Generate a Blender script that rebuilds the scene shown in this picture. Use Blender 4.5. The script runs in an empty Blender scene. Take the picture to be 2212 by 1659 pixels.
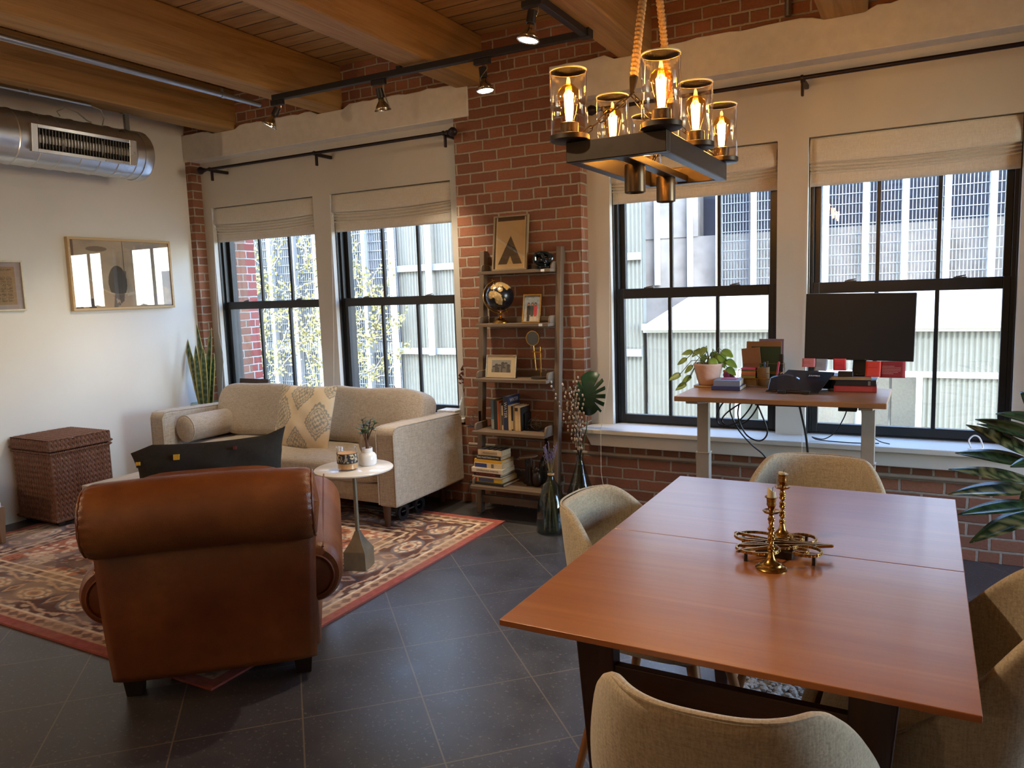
import bpy, bmesh, math, random
import numpy as np
from mathutils import Vector, Matrix
random.seed(7)
sc = bpy.context.scene
COL = sc.collection

# ------------------------------------------------------------------ camera, sky, sun, exposure
AY, AP, AR, FPX, CH = 0.499595, 0.118545, -0.0331244, 1646.28, 1.44
fw = Vector((-math.sin(AY)*math.cos(AP), math.cos(AY)*math.cos(AP), -math.sin(AP)))
rt = fw.cross(Vector((0, 0, 1))).normalized(); up = rt.cross(fw)
cR = math.cos(AR)*rt + math.sin(AR)*up; cU = -math.sin(AR)*rt + math.cos(AR)*up
cam = bpy.data.objects.new('camera', bpy.data.cameras.new('camera')); COL.objects.link(cam)
cam.data.sensor_width = 36.0; cam.data.lens = FPX*36/2212; cam.data.clip_start = 0.02; cam.data.clip_end = 200
cam.matrix_world = Matrix(((cR.x, cU.x, -fw.x, 0), (cR.y, cU.y, -fw.y, 0), (cR.z, cU.z, -fw.z, CH), (0, 0, 0, 1)))
sc.camera = cam
vs = sc.view_settings
vs.view_transform = 'Standard'; vs.look = 'None'; vs.gamma = 1.0; vs.exposure = 1.72; vs.use_curve_mapping = False
sc.cycles.use_denoising = True
sc.cycles.max_bounces = 10; sc.cycles.diffuse_bounces = 5; sc.cycles.glossy_bounces = 4
sc.cycles.transmission_bounces = 6; sc.cycles.transparent_max_bounces = 16
sc.cycles.sample_clamp_indirect = 6.0; sc.cycles.caustics_reflective = False; sc.cycles.caustics_refractive = False

world = bpy.data.worlds.new('world'); sc.world = world; world.use_nodes = True
wn = world.node_tree; wn.nodes.clear()
wo = wn.nodes.new('ShaderNodeOutputWorld'); wb = wn.nodes.new('ShaderNodeBackground'); sky = wn.nodes.new('ShaderNodeTexSky')
sky.sky_type = 'NISHITA'; sky.sun_disc = False; sky.sun_elevation = math.radians(48); sky.sun_rotation = math.radians(150)
sky.air_density = 1.0; sky.dust_density = 0.6; sky.ozone_density = 1.0
wb.inputs['Strength'].default_value = 1.15
wn.links.new(sky.outputs[0], wb.inputs['Color']); wn.links.new(wb.outputs[0], wo.inputs['Surface'])

def add_light(name, kind, loc, energy, color, direction=None, **kw):
    l = bpy.data.lights.new(name, kind); l.energy = energy; l.color = color
    for k, v in kw.items(): setattr(l, k, v)
    o = bpy.data.objects.new(name, l); COL.objects.link(o); o.location = loc
    if direction is not None: o.rotation_euler = Vector(direction).to_track_quat('-Z', 'Y').to_euler()
    return o
add_light('sun', 'SUN', (0, -20, 30), 1.9, (1.0, 0.95, 0.86), (0.55, 0.62, -0.62), angle=0.009)
WINS = [(-5.265, -4.15), (-3.98, -2.90), (-1.739, -0.748), (-0.588, 0.392)]      # window openings along the brick wall
WZ0, WZ1 = 0.575, 2.225
SIDE = [(2.5, 4.2)]                                                              # window in the side wall beyond the frame (Y range)
def portal(loc, sx, sy, direction):
    o = add_light('window_portal', 'AREA', loc, 1.0, (1, 1, 1), direction, shape='RECTANGLE', size=sx, size_y=sy)
    o.data.cycles.is_portal = True
for a, b in WINS: portal(((a+b)/2, 4.75, 1.3), b-a, 1.5, (0, -1, 0))
for a, b in SIDE: portal((3.3, (a+b)/2, 1.5), b-a, 1.9, (-1, 0, 0))

# warm fill lamps added out of view to brighten the room
for p_, e_ in (((-4.5, 0.2, 1.7), 13), ((-1.2, -2.2, 2.3), 6)): add_light('fill_lamp', 'POINT', p_, e_, (1.0, .70, .42), shadow_soft_size=.04)

add_light('ceiling_fill', 'SPOT', (-1.6, -1.4, 2.1), 55, (1.0, .72, .44), (-.15, .62, 1), spot_size=math.radians(115), spot_blend=.8, shadow_soft_size=.15)  # unseen spot, added only to brighten the beams and planks from below
add_light('ceiling_fill', 'SPOT', (-3.6, -1.2, 2.0), 40, (1.0, .72, .44), (0, .6, 1), spot_size=math.radians(115), spot_blend=.8, shadow_soft_size=.15)  # second added spot, out of view, for the beams further left

# ------------------------------------------------------------------ helpers
def lin(h):
    h = h.lstrip('#'); r = []
    for i in (0, 2, 4):
        c = int(h[i:i+2], 16)/255; r.append(c/12.92 if c <= .04045 else ((c+.055)/1.055)**2.4)
    return (r[0], r[1], r[2], 1.0)

class NT:
    """small node-tree wrapper"""
    def __init__(s, name):
        s.m = bpy.data.materials.new(name); s.m.use_nodes = True; s.t = s.m.node_tree; s.t.nodes.clear()
        s.out = s.n('ShaderNodeOutputMaterial')
    def n(s, typ, **kw):
        nd = s.t.nodes.new(typ)
        for k, v in kw.items(): setattr(nd, k, v)
        return nd
    def link(s, a, b): s.t.links.new(a, b)
    def set(s, nd, key, v):
        if hasattr(v, 'is_output'): s.link(v, nd.inputs[key])
        else: nd.inputs[key].default_value = v
    def math(s, op, a, b=0.0, c=0.0):
        nd = s.n('ShaderNodeMath', operation=op); s.set(nd, 0, a); s.set(nd, 1, b); s.set(nd, 2, c); return nd.outputs[0]
    def mix(s, f, a, b, blend='MIX'):
        nd = s.n('ShaderNodeMix', data_type='RGBA', blend_type=blend); s.set(nd, 0, f); s.set(nd, 6, a); s.set(nd, 7, b); return nd.outputs[2]
    def coord(s, kind='Object', scale=(1, 1, 1), rot=(0, 0, 0), loc=(0, 0, 0)):
        tc = s.n('ShaderNodeTexCoord'); mp = s.n('ShaderNodeMapping')
        mp.inputs['Scale'].default_value = scale; mp.inputs['Rotation'].default_value = rot; mp.inputs['Location'].default_value = loc
        s.link(tc.outputs[kind], mp.inputs[0]); return mp.outputs[0]
    def noise(s, vec, scale, detail=4.0, rough=.55, dist=0.0):
        nd = s.n('ShaderNodeTexNoise'); s.link(vec, nd.inputs['Vector']); nd.inputs['Scale'].default_value = scale
        nd.inputs['Detail'].default_value = detail; nd.inputs['Roughness'].default_value = rough; nd.inputs['Distortion'].default_value = dist
        return nd.outputs['Fac']
    def ramp(s, fac, stops):
        nd = s.n('ShaderNodeValToRGB'); s.link(fac, nd.inputs[0]); cr = nd.color_ramp
        while len(cr.elements) > 1: cr.elements.remove(cr.elements[-1])
        for i, (p, c) in enumerate(stops):
            e = cr.elements[0] if i == 0 else cr.elements.new(p)
            e.position = p; e.color = c if isinstance(c, tuple) else lin(c)
        return nd.outputs[0]
    def bump(s, h, strength=.3, dist=.01):
        nd = s.n('ShaderNodeBump'); s.link(h, nd.inputs['Height']); nd.inputs['Strength'].default_value = strength; nd.inputs['Distance'].default_value = dist
        return nd.outputs[0]
    def bsdf(s, color, rough=.5, metal=0.0, normal=None, **kw):
        p = s.n('ShaderNodeBsdfPrincipled'); s.set(p, 'Base Color', color); s.set(p, 'Roughness', rough); s.set(p, 'Metallic', metal)
        if normal is not None: s.link(normal, p.inputs['Normal'])
        for k, v in kw.items(): s.set(p, k.replace('_', ' '), v)
        s.link(p.outputs[0], s.out.inputs[0]); return s.m
    def xyz(s, vec):
        nd = s.n('ShaderNodeSeparateXYZ'); s.link(vec, nd.inputs[0]); return nd.outputs
    def comb(s, x, y, z):
        nd = s.n('ShaderNodeCombineXYZ'); s.set(nd, 0, x); s.set(nd, 1, y); s.set(nd, 2, z); return nd.outputs[0]

_mc = {}
def plain(name, hexc, rough=.6, metal=0.0, var=.08, scale=30, bump=0.0, **kw):
    if name in _mc: return _mc[name]
    t = NT(name); c = t.coord(); f = t.noise(c, scale); base = lin(hexc) if isinstance(hexc, str) else hexc
    dark = tuple(x*(1-var) for x in base[:3])+(1,); lite = tuple(min(1, x*(1+var)) for x in base[:3])+(1,)
    col = t.ramp(f, [(.3, dark), (.7, lite)])
    nm = t.bump(f, bump, .004) if bump else None
    _mc[name] = t.bsdf(col, rough, metal, nm, **kw); return _mc[name]
def wood(name, c1, c2, axis='X', scale=1.0, rough=.5, bump=.15, dark=None, **kw):
    if name in _mc: return _mc[name]
    t = NT(name); g = {'X': (.35, 6, 6), 'Y': (6, .35, 6), 'Z': (6, 6, .35)}[axis]
    c = t.coord('Object', tuple(x*scale for x in g)); f = t.noise(c, 2.2, 6, .6, 1.2)
    g2 = {'X': (1.5, 60, 60), 'Y': (60, 1.5, 60), 'Z': (60, 60, 1.5)}[axis]
    f2 = t.noise(t.coord('Object', tuple(x*scale for x in g2)), 2.0, 3)
    col = t.ramp(f, [(.25, c1), (.5, dark or c2), (.56, c2), (.8, c1)] if dark else [(.28, c1), (.72, c2)])
    col = t.mix(t.math('MULTIPLY', f2, .35), col, (0.05, .02, .008, 1), 'MULTIPLY')
    _mc[name] = t.bsdf(col, rough, 0, t.bump(t.math('ADD', f, f2), bump, .003), **kw); return _mc[name]
def fabric(name, c1, c2, scale=1.0, rough=.9, bump=.35):
    if name in _mc: return _mc[name]
    t = NT(name)
    a = t.noise(t.coord('Object', (40*scale, 420*scale, 420*scale)), 1.0, 2); b = t.noise(t.coord('Object', (420*scale, 420*scale, 40*scale)), 1.0, 2)
    d = t.noise(t.coord('Object', (420*scale, 40*scale, 420*scale)), 1.0, 2); e = t.noise(t.coord('Object'), 6, 3)
    f = t.math('MULTIPLY', t.math('ADD', t.math('ADD', a, b), d), .333)
    col = t.ramp(f, [(.36, c1), (.62, c2)]); col = t.mix(t.math('MULTIPLY', e, .15), col, (.5, .45, .4, 1), 'MULTIPLY')
    _mc[name] = t.bsdf(col, rough, 0, t.bump(f, bump, .002), Sheen_Weight=.25); return _mc[name]
def metal(name, hexc, rough=.3, scale=8):
    if name in _mc: return _mc[name]
    t = NT(name); f = t.noise(t.coord(), scale, 4)
    r = t.math('ADD', t.math('MULTIPLY', f, .25), rough-.12)
    _mc[name] = t.bsdf(t.mix(t.math('MULTIPLY', f, .35), lin(hexc), (.25, .25, .25, 1), 'MULTIPLY'), r, 1.0); return _mc[name]
def glass(name, tint=(1, 1, 1, 1), rough=.0, refl=1.0):
    if name in _mc: return _mc[name]
    t = NT(name); tr = t.n('ShaderNodeBsdfTransparent'); tr.inputs[0].default_value = tint
    gl = t.n('ShaderNodeBsdfGlossy'); gl.inputs['Roughness'].default_value = rough; gl.inputs[0].default_value = (1, 1, 1, 1)
    fr = t.n('ShaderNodeFresnel'); ge = t.n('ShaderNodeNewGeometry')
    t.link(t.math('SUBTRACT', 1.5, t.math('MULTIPLY', ge.outputs['Backfacing'], .8333)), fr.inputs[0]); mx = t.n('ShaderNodeMixShader')
    t.set(mx, 0, t.math('MULTIPLY', fr.outputs[0], refl)); t.link(tr.outputs[0], mx.inputs[1]); t.link(gl.outputs[0], mx.inputs[2]); t.link(mx.outputs[0], t.out.inputs[0])
    _mc[name] = t.m; return t.m
def emit(name, color, strength):
    if name in _mc: return _mc[name]
    t = NT(name); e = t.n('ShaderNodeEmission'); e.inputs[0].default_value = color; e.inputs[1].default_value = strength
    t.link(e.outputs[0], t.out.inputs[0]); _mc[name] = t.m; return t.m
def painted(name, rough=.7, bumpscale=0, bump=.2, coat=0.0):
    """base colour read from the mesh's own 'Col' attribute (prints, dyed pile)"""
    if name in _mc: return _mc[name]
    t = NT(name); a = t.n('ShaderNodeAttribute', attribute_name='Col')
    nm = t.bump(t.noise(t.coord(), bumpscale, 2), bump, .004) if bumpscale else None
    _mc[name] = t.bsdf(a.outputs['Color'], rough, 0, nm, Coat_Weight=coat); return _mc[name]

class MB:
    def __init__(s): s.v = []; s.f = []; s.mi = []; s.cur = 0
    def add(s, vs, fs):
        o = len(s.v); s.v += [tuple(v) for v in vs]
        for f in fs: s.f.append(tuple(i+o for i in f)); s.mi.append(s.cur)
        return s
    def box(s, x0, x1, y0, y1, z0, z1):
        return s.add([(x, y, z) for z in (z0, z1) for y in (y0, y1) for x in (x0, x1)],
                     [(0, 2, 3, 1), (4, 5, 7, 6), (0, 1, 5, 4), (2, 6, 7, 3), (0, 4, 6, 2), (1, 3, 7, 5)])
    def cbox(s, c, size, M=None):
        hx, hy, hz = (k/2 for k in size); b = MB().box(-hx, hx, -hy, hy, -hz, hz); M = M or Matrix.Identity(3)
        return s.add([M @ Vector(v) + Vector(c) for v in b.v], b.f)
    def bar(s, a, b, w, h, roll=0.0):
        """box-section bar from a to b"""
        a, b = Vector(a), Vector(b); d = (b-a); M = d.to_track_quat('Z', 'Y').to_matrix() @ Matrix.Rotation(roll, 3, 'Z')
        return s.cbox((a+b)/2, (w, h, d.length), M)
    def tube(s, pts, r, n=10, cap=True):
        pts = [Vector(p) for p in pts]; rs = r if isinstance(r, (list, tuple)) else [r]*len(pts)
        vs, fs = [], []; ref = None
        for i, p in enumerate(pts):
            d = (pts[min(i+1, len(pts)-1)]-pts[max(i-1, 0)])
            d = d.normalized() if d.length > 1e-9 else Vector((0, 0, 1))
            if ref is None: ref = Vector((0, 0, 1)) if abs(d.z) < .9 else Vector((1, 0, 0))
            u = d.cross(ref); u = u.normalized() if u.length > 1e-6 else d.orthogonal().normalized()
            w = d.cross(u).normalized(); ref = -w if False else u.cross(d)
            for k in range(n):
                a = 2*math.pi*k/n; vs.append(p + (u*math.cos(a) + w*math.sin(a))*rs[i])
        for i in range(len(pts)-1):
            for k in range(n): fs.append((i*n+k, i*n+(k+1) % n, (i+1)*n+(k+1) % n, (i+1)*n+k))
        if cap: fs.append(tuple(range(n))[::-1]); fs.append(tuple((len(pts)-1)*n+k for k in range(n)))
        return s.add(vs, fs)
    def lathe(s, prof, n=24, c=(0, 0, 0), M=None):
        M = M or Matrix.Identity(3); vs, fs = [], []; c = Vector(c)
        for r, z in prof:
            for k in range(n):
                a = 2*math.pi*k/n; vs.append(M @ Vector((r*math.cos(a), r*math.sin(a), z)) + c)
        for i in range(len(prof)-1):
            for k in range(n): fs.append((i*n+k, i*n+(k+1) % n, (i+1)*n+(k+1) % n, (i+1)*n+k))
        if prof[0][0] > 1e-5: fs.append(tuple(range(n))[::-1])
        if prof[-1][0] > 1e-5: fs.append(tuple((len(prof)-1)*n+k for k in range(n)))
        return s.add(vs, fs)
    def shell(s, prof, n=24, c=(0, 0, 0), M=None):
        """open lathe without caps"""
        k0 = len(s.f); s.lathe(prof, n, c, M); drop = (prof[0][0] > 1e-5)+(prof[-1][0] > 1e-5)
        if drop: s.f = s.f[:-drop]; s.mi = s.mi[:-drop]
        return s
    def grid(s, fn, nu, nv, wrapu=False):
        vs = [fn(i/(nu if wrapu else nu-1), j/(nv-1)) for j in range(nv) for i in range(nu)]; fs = []
        for j in range(nv-1):
            for i in range(nu if wrapu else nu-1):
                i2 = (i+1) % nu; fs.append((j*nu+i, j*nu+i2, (j+1)*nu+i2, (j+1)*nu+i))
        return s.add(vs, fs)
    def prism(s, poly, z0, z1, M=None, c=(0, 0, 0)):
        M = M or Matrix.Identity(3); n = len(poly); c = Vector(c)
        vs = [M @ Vector((x, y, z0)) + c for x, y in poly]+[M @ Vector((x, y, z1)) + c for x, y in poly]
        return s.add(vs, [tuple(range(n))[::-1], tuple(range(n, 2*n))]+[(i, (i+1) % n, n+(i+1) % n, n+i) for i in range(n)])
    def sphere(s, c, r, n=16, m=10, sc=(1, 1, 1)):
        pr = [(max(1e-6, r*math.sin(math.pi*j/m)), -r*math.cos(math.pi*j/m)) for j in range(m+1)]
        b = MB().lathe(pr, n); return s.add([(v[0]*sc[0]+c[0], v[1]*sc[1]+c[1], v[2]*sc[2]+c[2]) for v in b.v], b.f)

def build(name, mb, mats, parent=None, smooth=False, bevel=0.0, sub=0, solid=0.0, loc=None, seg=2, off=0.0):
    me = bpy.data.meshes.new(name); me.from_pydata(mb.v, [], mb.f)
    mats = mats if isinstance(mats, (list, tuple)) else [mats]
    for m in mats: me.materials.append(m)
    if len(mats) > 1: me.polygons.foreach_set('material_index', mb.mi)
    bm = bmesh.new(); bm.from_mesh(me); bmesh.ops.recalc_face_normals(bm, faces=bm.faces); bm.to_mesh(me); bm.free()
    if smooth: me.polygons.foreach_set('use_smooth', [True]*len(me.polygons))
    o = bpy.data.objects.new(name, me); COL.objects.link(o)
    if parent is not None: o.parent = parent
    if loc is not None: o.location = loc
    if solid:
        md = o.modifiers.new('s', 'SOLIDIFY'); md.thickness = solid; md.offset = off
    if bevel:
        md = o.modifiers.new('b', 'BEVEL'); md.width = bevel; md.segments = seg; md.limit_method = 'ANGLE'
        if not smooth:
            me.polygons.foreach_set('use_smooth', [True]*len(me.polygons)); md.harden_normals = True
    if sub:
        md = o.modifiers.new('u', 'SUBSURF'); md.levels = sub; md.render_levels = sub
    if smooth and not sub:
        me.set_sharp_from_angle(angle=math.radians(40))
    return o
def tag(o, label, cat, group=None, kind=None):
    if label: o['label'] = label
    if cat: o['category'] = cat
    if group: o['group'] = group
    if kind: o['kind'] = kind
    return o
def thing(name, label, cat, loc=(0, 0, 0), rz=0.0, group=None):
    o = bpy.data.objects.new(name, None); COL.objects.link(o); o.empty_display_size = .1
    o.location = loc; o.rotation_euler = (0, 0, rz); return tag(o, label, cat, group)
def struct(name, mb=None, m=None, parent=None, **kw):
    if mb is None:
        o = bpy.data.objects.new(name, None); COL.objects.link(o)
    else: o = build(name, mb, m, parent, **kw)
    if parent is None: o['kind'] = 'structure'
    return o
def dup(root, loc=None, rot=None, label=None, group=None, scale=None):
    def cp(o, par):
        c = o.copy(); COL.objects.link(c)
        if par is not None: c.parent = par
        for ch in list(o.children): cp(ch, c)
        return c
    c = cp(root, None)
    if loc is not None: c.location = loc
    if rot is not None: c.rotation_euler = rot if isinstance(rot, (tuple, list)) else (0, 0, rot)
    if label: c['label'] = label
    if group: c['group'] = group
    if scale: c.scale = scale
    return c
def colorize(o, fn):
    """fn(xyz array N x 3) -> N x 3 linear colours, stored on the points as 'Col'"""
    me = o.data; n = len(me.vertices); co = np.empty(n*3); me.vertices.foreach_get('co', co); c = fn(co.reshape(n, 3))
    a = me.color_attributes.new('Col', 'FLOAT_COLOR', 'POINT'); a.data.foreach_set('color', np.concatenate([c, np.ones((n, 1))], 1).astype(np.float32).ravel())
def L3(h): return np.array(lin(h)[:3])
def rnd_field(seed, n=64):
    return np.random.RandomState(seed).rand(n, n)
def vnoise(x, y, seed=0, octaves=4):
    out = np.zeros_like(x); amp = 1.0; tot = 0
    for k in range(octaves):
        g = rnd_field(seed+k); fx = np.floor(x).astype(int); fy = np.floor(y).astype(int); tx = x-fx; ty = y-fy
        tx = tx*tx*(3-2*tx); ty = ty*ty*(3-2*ty); n = 64
        v = (g[fx % n, fy % n]*(1-tx)+g[(fx+1) % n, fy % n]*tx)*(1-ty)+(g[fx % n, (fy+1) % n]*(1-tx)+g[(fx+1) % n, (fy+1) % n]*tx)*ty
        out += v*amp; tot += amp; amp *= .5; x = x*2.03; y = y*2.03
    return out/tot
def text(name, body, size, m, parent, M, extrude=.0003, align='CENTER'):
    cu = bpy.data.curves.new('t', 'FONT'); cu.body = body; cu.size = size; cu.extrude = extrude; cu.align_x = align; cu.align_y = 'CENTER'
    t = bpy.data.objects.new('t', cu); COL.objects.link(t); bpy.context.view_layer.update()
    me = bpy.data.meshes.new_from_object(t); bpy.data.objects.remove(t); me.materials.clear(); me.materials.append(m)
    me.transform(M); o = bpy.data.objects.new(name, me); COL.objects.link(o)
    if parent is not None: o.parent = parent
    return o
def frameM(origin, xdir, ydir):
    x = Vector(xdir).normalized(); z = x.cross(Vector(ydir)).normalized(); y = z.cross(x)
    return Matrix(((x.x, y.x, z.x, origin[0]), (x.y, y.y, z.y, origin[1]), (x.z, y.z, z.z, origin[2]), (0, 0, 0, 1)))

# ------------------------------------------------------------------ setting materials
def brick_mat(name, c1, c2, mort, dark=.5, off=(0, 0), sq=6, bw=.206, rh=.0678):
    t = NT(name); x, y, z = t.xyz(t.coord())
    v = t.comb(t.math('ADD', t.math('ADD', x, y), off[0]), t.math('ADD', z, off[1]), 0.0)
    ds = t.n('ShaderNodeTexNoise'); t.link(v, ds.inputs['Vector']); ds.inputs['Scale'].default_value = 14
    vm = t.n('ShaderNodeVectorMath', operation='MULTIPLY_ADD'); t.link(ds.outputs['Color'], vm.inputs[0]); vm.inputs[1].default_value = (.011, .011, 0); t.link(v, vm.inputs[2])
    b = t.n('ShaderNodeTexBrick'); t.link(vm.outputs[0], b.inputs['Vector']); b.offset = .5; b.squash = .5; b.squash_frequency = sq
    for k, val in (('Color1', (0, 0, 0, 1)), ('Color2', (1, 1, 1, 1)), ('Mortar', (.5, .5, .5, 1)), ('Scale', 1.0), ('Mortar Size', .0072), ('Mortar Smooth', .35), ('Bias', -.1), ('Brick Width', bw), ('Row Height', rh)):
        b.inputs[k].default_value = val
    n1 = t.noise(v, 9, 5); n2 = t.noise(v, 60, 3)
    bc = t.mix(b.outputs['Color'], lin(c1), lin(c2)); bc = t.mix(t.math('MULTIPLY', n1, .6), bc, lin(c1), 'MIX'); bc = t.mix(t.math('MULTIPLY', n2, .35), bc, (.25, .2, .18, 1), 'MULTIPLY')
    mc = t.mix(n2, lin(mort), tuple(k*.55 for k in lin(mort)[:3])+(1,))
    col = t.mix(b.outputs['Fac'], bc, mc)
    h = t.math('SUBTRACT', t.math('MULTIPLY', n2, .35), b.outputs['Fac'])
    return t.bsdf(col, .85, 0, t.bump(h, .8, .009))
M_brick = brick_mat('red_brick', '7f5340', 'a56c50', 'b0a292')
M_brick_out = brick_mat('outdoor_brick', '8e4038', 'a2534a', 'b9b4ae')
M_white = plain('white_paint', 'd9d7d2', .55, var=.02, scale=3, bump=.03)
M_plaster = plain('plaster', 'd6d2cb', .8, var=.06, scale=18, bump=.5)
M_panel = plain('panel_paint', 'c4c0b8', .5, var=.02, scale=4, bump=.02)
M_black = plain('black_frame', '1b1d20', .38, var=.1, scale=20)
M_pane = glass('window_glass')
M_beam = wood('beam_wood', 'c39a63', 'a27a45', 'Y', .8, .7, .4, dark='b28a52')
def deck_mat():
    t = NT('deck_planks'); x, y, z = t.xyz(t.coord()); pw = .14
    row = t.math('FLOOR', t.math('DIVIDE', y, pw)); fr = t.math('FRACT', t.math('DIVIDE', y, pw))
    wn_ = t.n('ShaderNodeTexWhiteNoise', noise_dimensions='1D'); t.link(row, wn_.inputs['W'])
    v = t.comb(t.math('MULTIPLY', x, .9), t.math('MULTIPLY', y, 9), wn_.outputs['Value'])
    f = t.noise(v, 2.5, 6, .6, 1.0); col = t.ramp(f, [(.25, '84613a'), (.5, 'ab8450'), (.75, 'c49f68')])
    col = t.mix(t.math('MULTIPLY', wn_.outputs['Value'], .5), col, lin('785a34'))
    gap = t.math('GREATER_THAN', t.math('ABSOLUTE', t.math('SUBTRACT', fr, .5)), .465)
    col = t.mix(gap, col, (.01, .006, .003, 1)); h = t.math('SUBTRACT', t.math('MULTIPLY', f, .2), gap)
    return t.bsdf(col, .7, 0, t.bump(h, .7, .01))
def tile_mat():
    t = NT('slate_tile'); x, y, z = t.xyz(t.coord()); S = .4175; r2 = 2**-.5
    a = t.math('DIVIDE', t.math('SUBTRACT', t.math('MULTIPLY', t.math('ADD', x, y), r2), .387), S)
    b = t.math('DIVIDE', t.math('SUBTRACT', t.math('MULTIPLY', t.math('SUBTRACT', y, x), r2), .1015), S)
    def edge(q): return t.math('SUBTRACT', .5, t.math('ABSOLUTE', t.math('SUBTRACT', t.math('FRACT', q), .5)))
    e = t.math('MINIMUM', edge(a), edge(b)); g = t.math('LESS_THAN', e, .0065)
    ident = t.comb(t.math('FLOOR', a), t.math('FLOOR', b), 0.0); w_ = t.n('ShaderNodeTexWhiteNoise'); t.link(ident, w_.inputs['Vector'])
    c = t.coord(); n1 = t.noise(c, 5, 6, .65); n2 = t.noise(c, 70, 2)
    col = t.ramp(n1, [(.3, '343437'), (.7, '4a494b')]); col = t.mix(t.math('MULTIPLY', w_.outputs['Value'], .35), col, lin('47454a'))
    fleck = t.math('GREATER_THAN', n2, .64); col = t.mix(t.math('MULTIPLY', fleck, .5), col, lin('77736f'))
    col = t.mix(g, col, lin('6a6154'))
    rough = t.math('ADD', t.math('MULTIPLY', n1, .25), .22)
    h = t.math('SUBTRACT', t.math('MULTIPLY', n2, .15), g)
    return t.bsdf(col, rough, 0, t.bump(h, .25, .003))
M_deck = deck_mat(); M_tile = tile_mat()

# ------------------------------------------------------------------ room shell
struct('floor', MB().box(-5.6, 3.4, -3.2, 4.95, -.12, 0), M_tile)
struct('ceiling', MB().box(-5.6, 3.4, -3.2, 4.95, 3.09, 3.25), M_deck)
struct('wall_left', MB().box(-5.6, -5.42, -3.2, 4.95, 0, 3.09), M_white)
struct('wall_front', MB().box(-5.6, 3.4, -3.4, -3.2, 0, 3.09), M_white)
mb = MB(); z0, z1 = .55, 2.5
ys = [-3.2]+[k for w in SIDE for k in w]+[4.95]
for i in range(0, len(ys), 2): mb.box(3.2, 3.4, ys[i], ys[i+1], 0, 3.09)
for a, b in SIDE: mb.box(3.2, 3.4, a, b, 0, z0).box(3.2, 3.4, a, b, z1, 3.09)
struct('wall_right', mb, M_white)
mb = MB(); Yo = 4.93
mb.box(-5.6, -5.362, 4.42, Yo, 0, 2.8).box(-2.79, -1.888, 4.42, Yo, 0, 2.8)
mb.box(-5.362, -2.79, 4.42, Yo, 0, .545).box(-1.888, .62, 4.42, Yo, 0, .545).box(.62, 3.4, 4.42, Yo, 0, 2.8)
mb.box(-5.6, 3.4, 4.43, Yo, 2.8, 3.1)
mb.box(-5.362, -2.79, 4.62, Yo, 2.24, 2.8).box(-1.888, .62, 4.62, Yo, 2.24, 2.8)
struct('wall_back', mb, M_brick)
struct('wall_outer', MB().box(-9, 4.5, 4.93, 5.05, 2.35, 5.6).box(-9, -5.37, 4.931, 5.05, -1, 2.35), M_brick_out)
def panel(name, x0, x1, wins):
    mb = MB(); yb = 4.72; zt = 2.66
    xs = [x0]+[k for w in wins for k in w]+[x1]
    for i in range(0, len(xs), 2): mb.box(xs[i], xs[i+1], 4.52, yb, .545, zt)
    for a, b in wins: mb.box(a, b, 4.52, yb, WZ1, zt).box(a, b, 4.585, yb, .545, WZ0)
    return struct(name, mb, M_panel)
panel('trim_1', -5.362, -2.79, WINS[:2]); panel('trim_2', -1.888, .62, WINS[2:])
def lintel(name, x0, x1, seed):
    random.seed(seed); mb = MB(); n = int((x1-x0)/.06); top = []
    beams = [(-5.03, -4.81), (-3.93, -3.73), (-2.76, -2.56), (-1.63, -1.43), (-.52, -.30)]
    for i in range(n+1):
        x = x0+(x1-x0)*i/n; zt = 2.812+random.uniform(-.006, .006)
        for a, b in beams:
            if a-.03 < x < b+.03: zt = 2.786
        top.append((x, zt))
    mb.prism(top[::-1]+[(x0, 2.597), (x1, 2.597)], -4.60, -4.405, Matrix(((1, 0, 0), (0, 0, -1), (0, 1, 0))))
    return struct(name, mb, M_plaster, bevel=.006)
lintel('trim_3', -5.419, -2.668, 3); lintel('trim_4', -2.075, 3.19, 4)
for i, (a, b) in enumerate([(-5.03, -4.81), (-3.93, -3.73), (-2.76, -2.56), (-1.63, -1.43), (-.52, -.30), (.64, .84), (1.76, 1.96)]):
    struct('ceiling_beam', MB().box(a, b, -3.2, 4.6, 2.785, 3.09), M_beam, bevel=.012)
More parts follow.
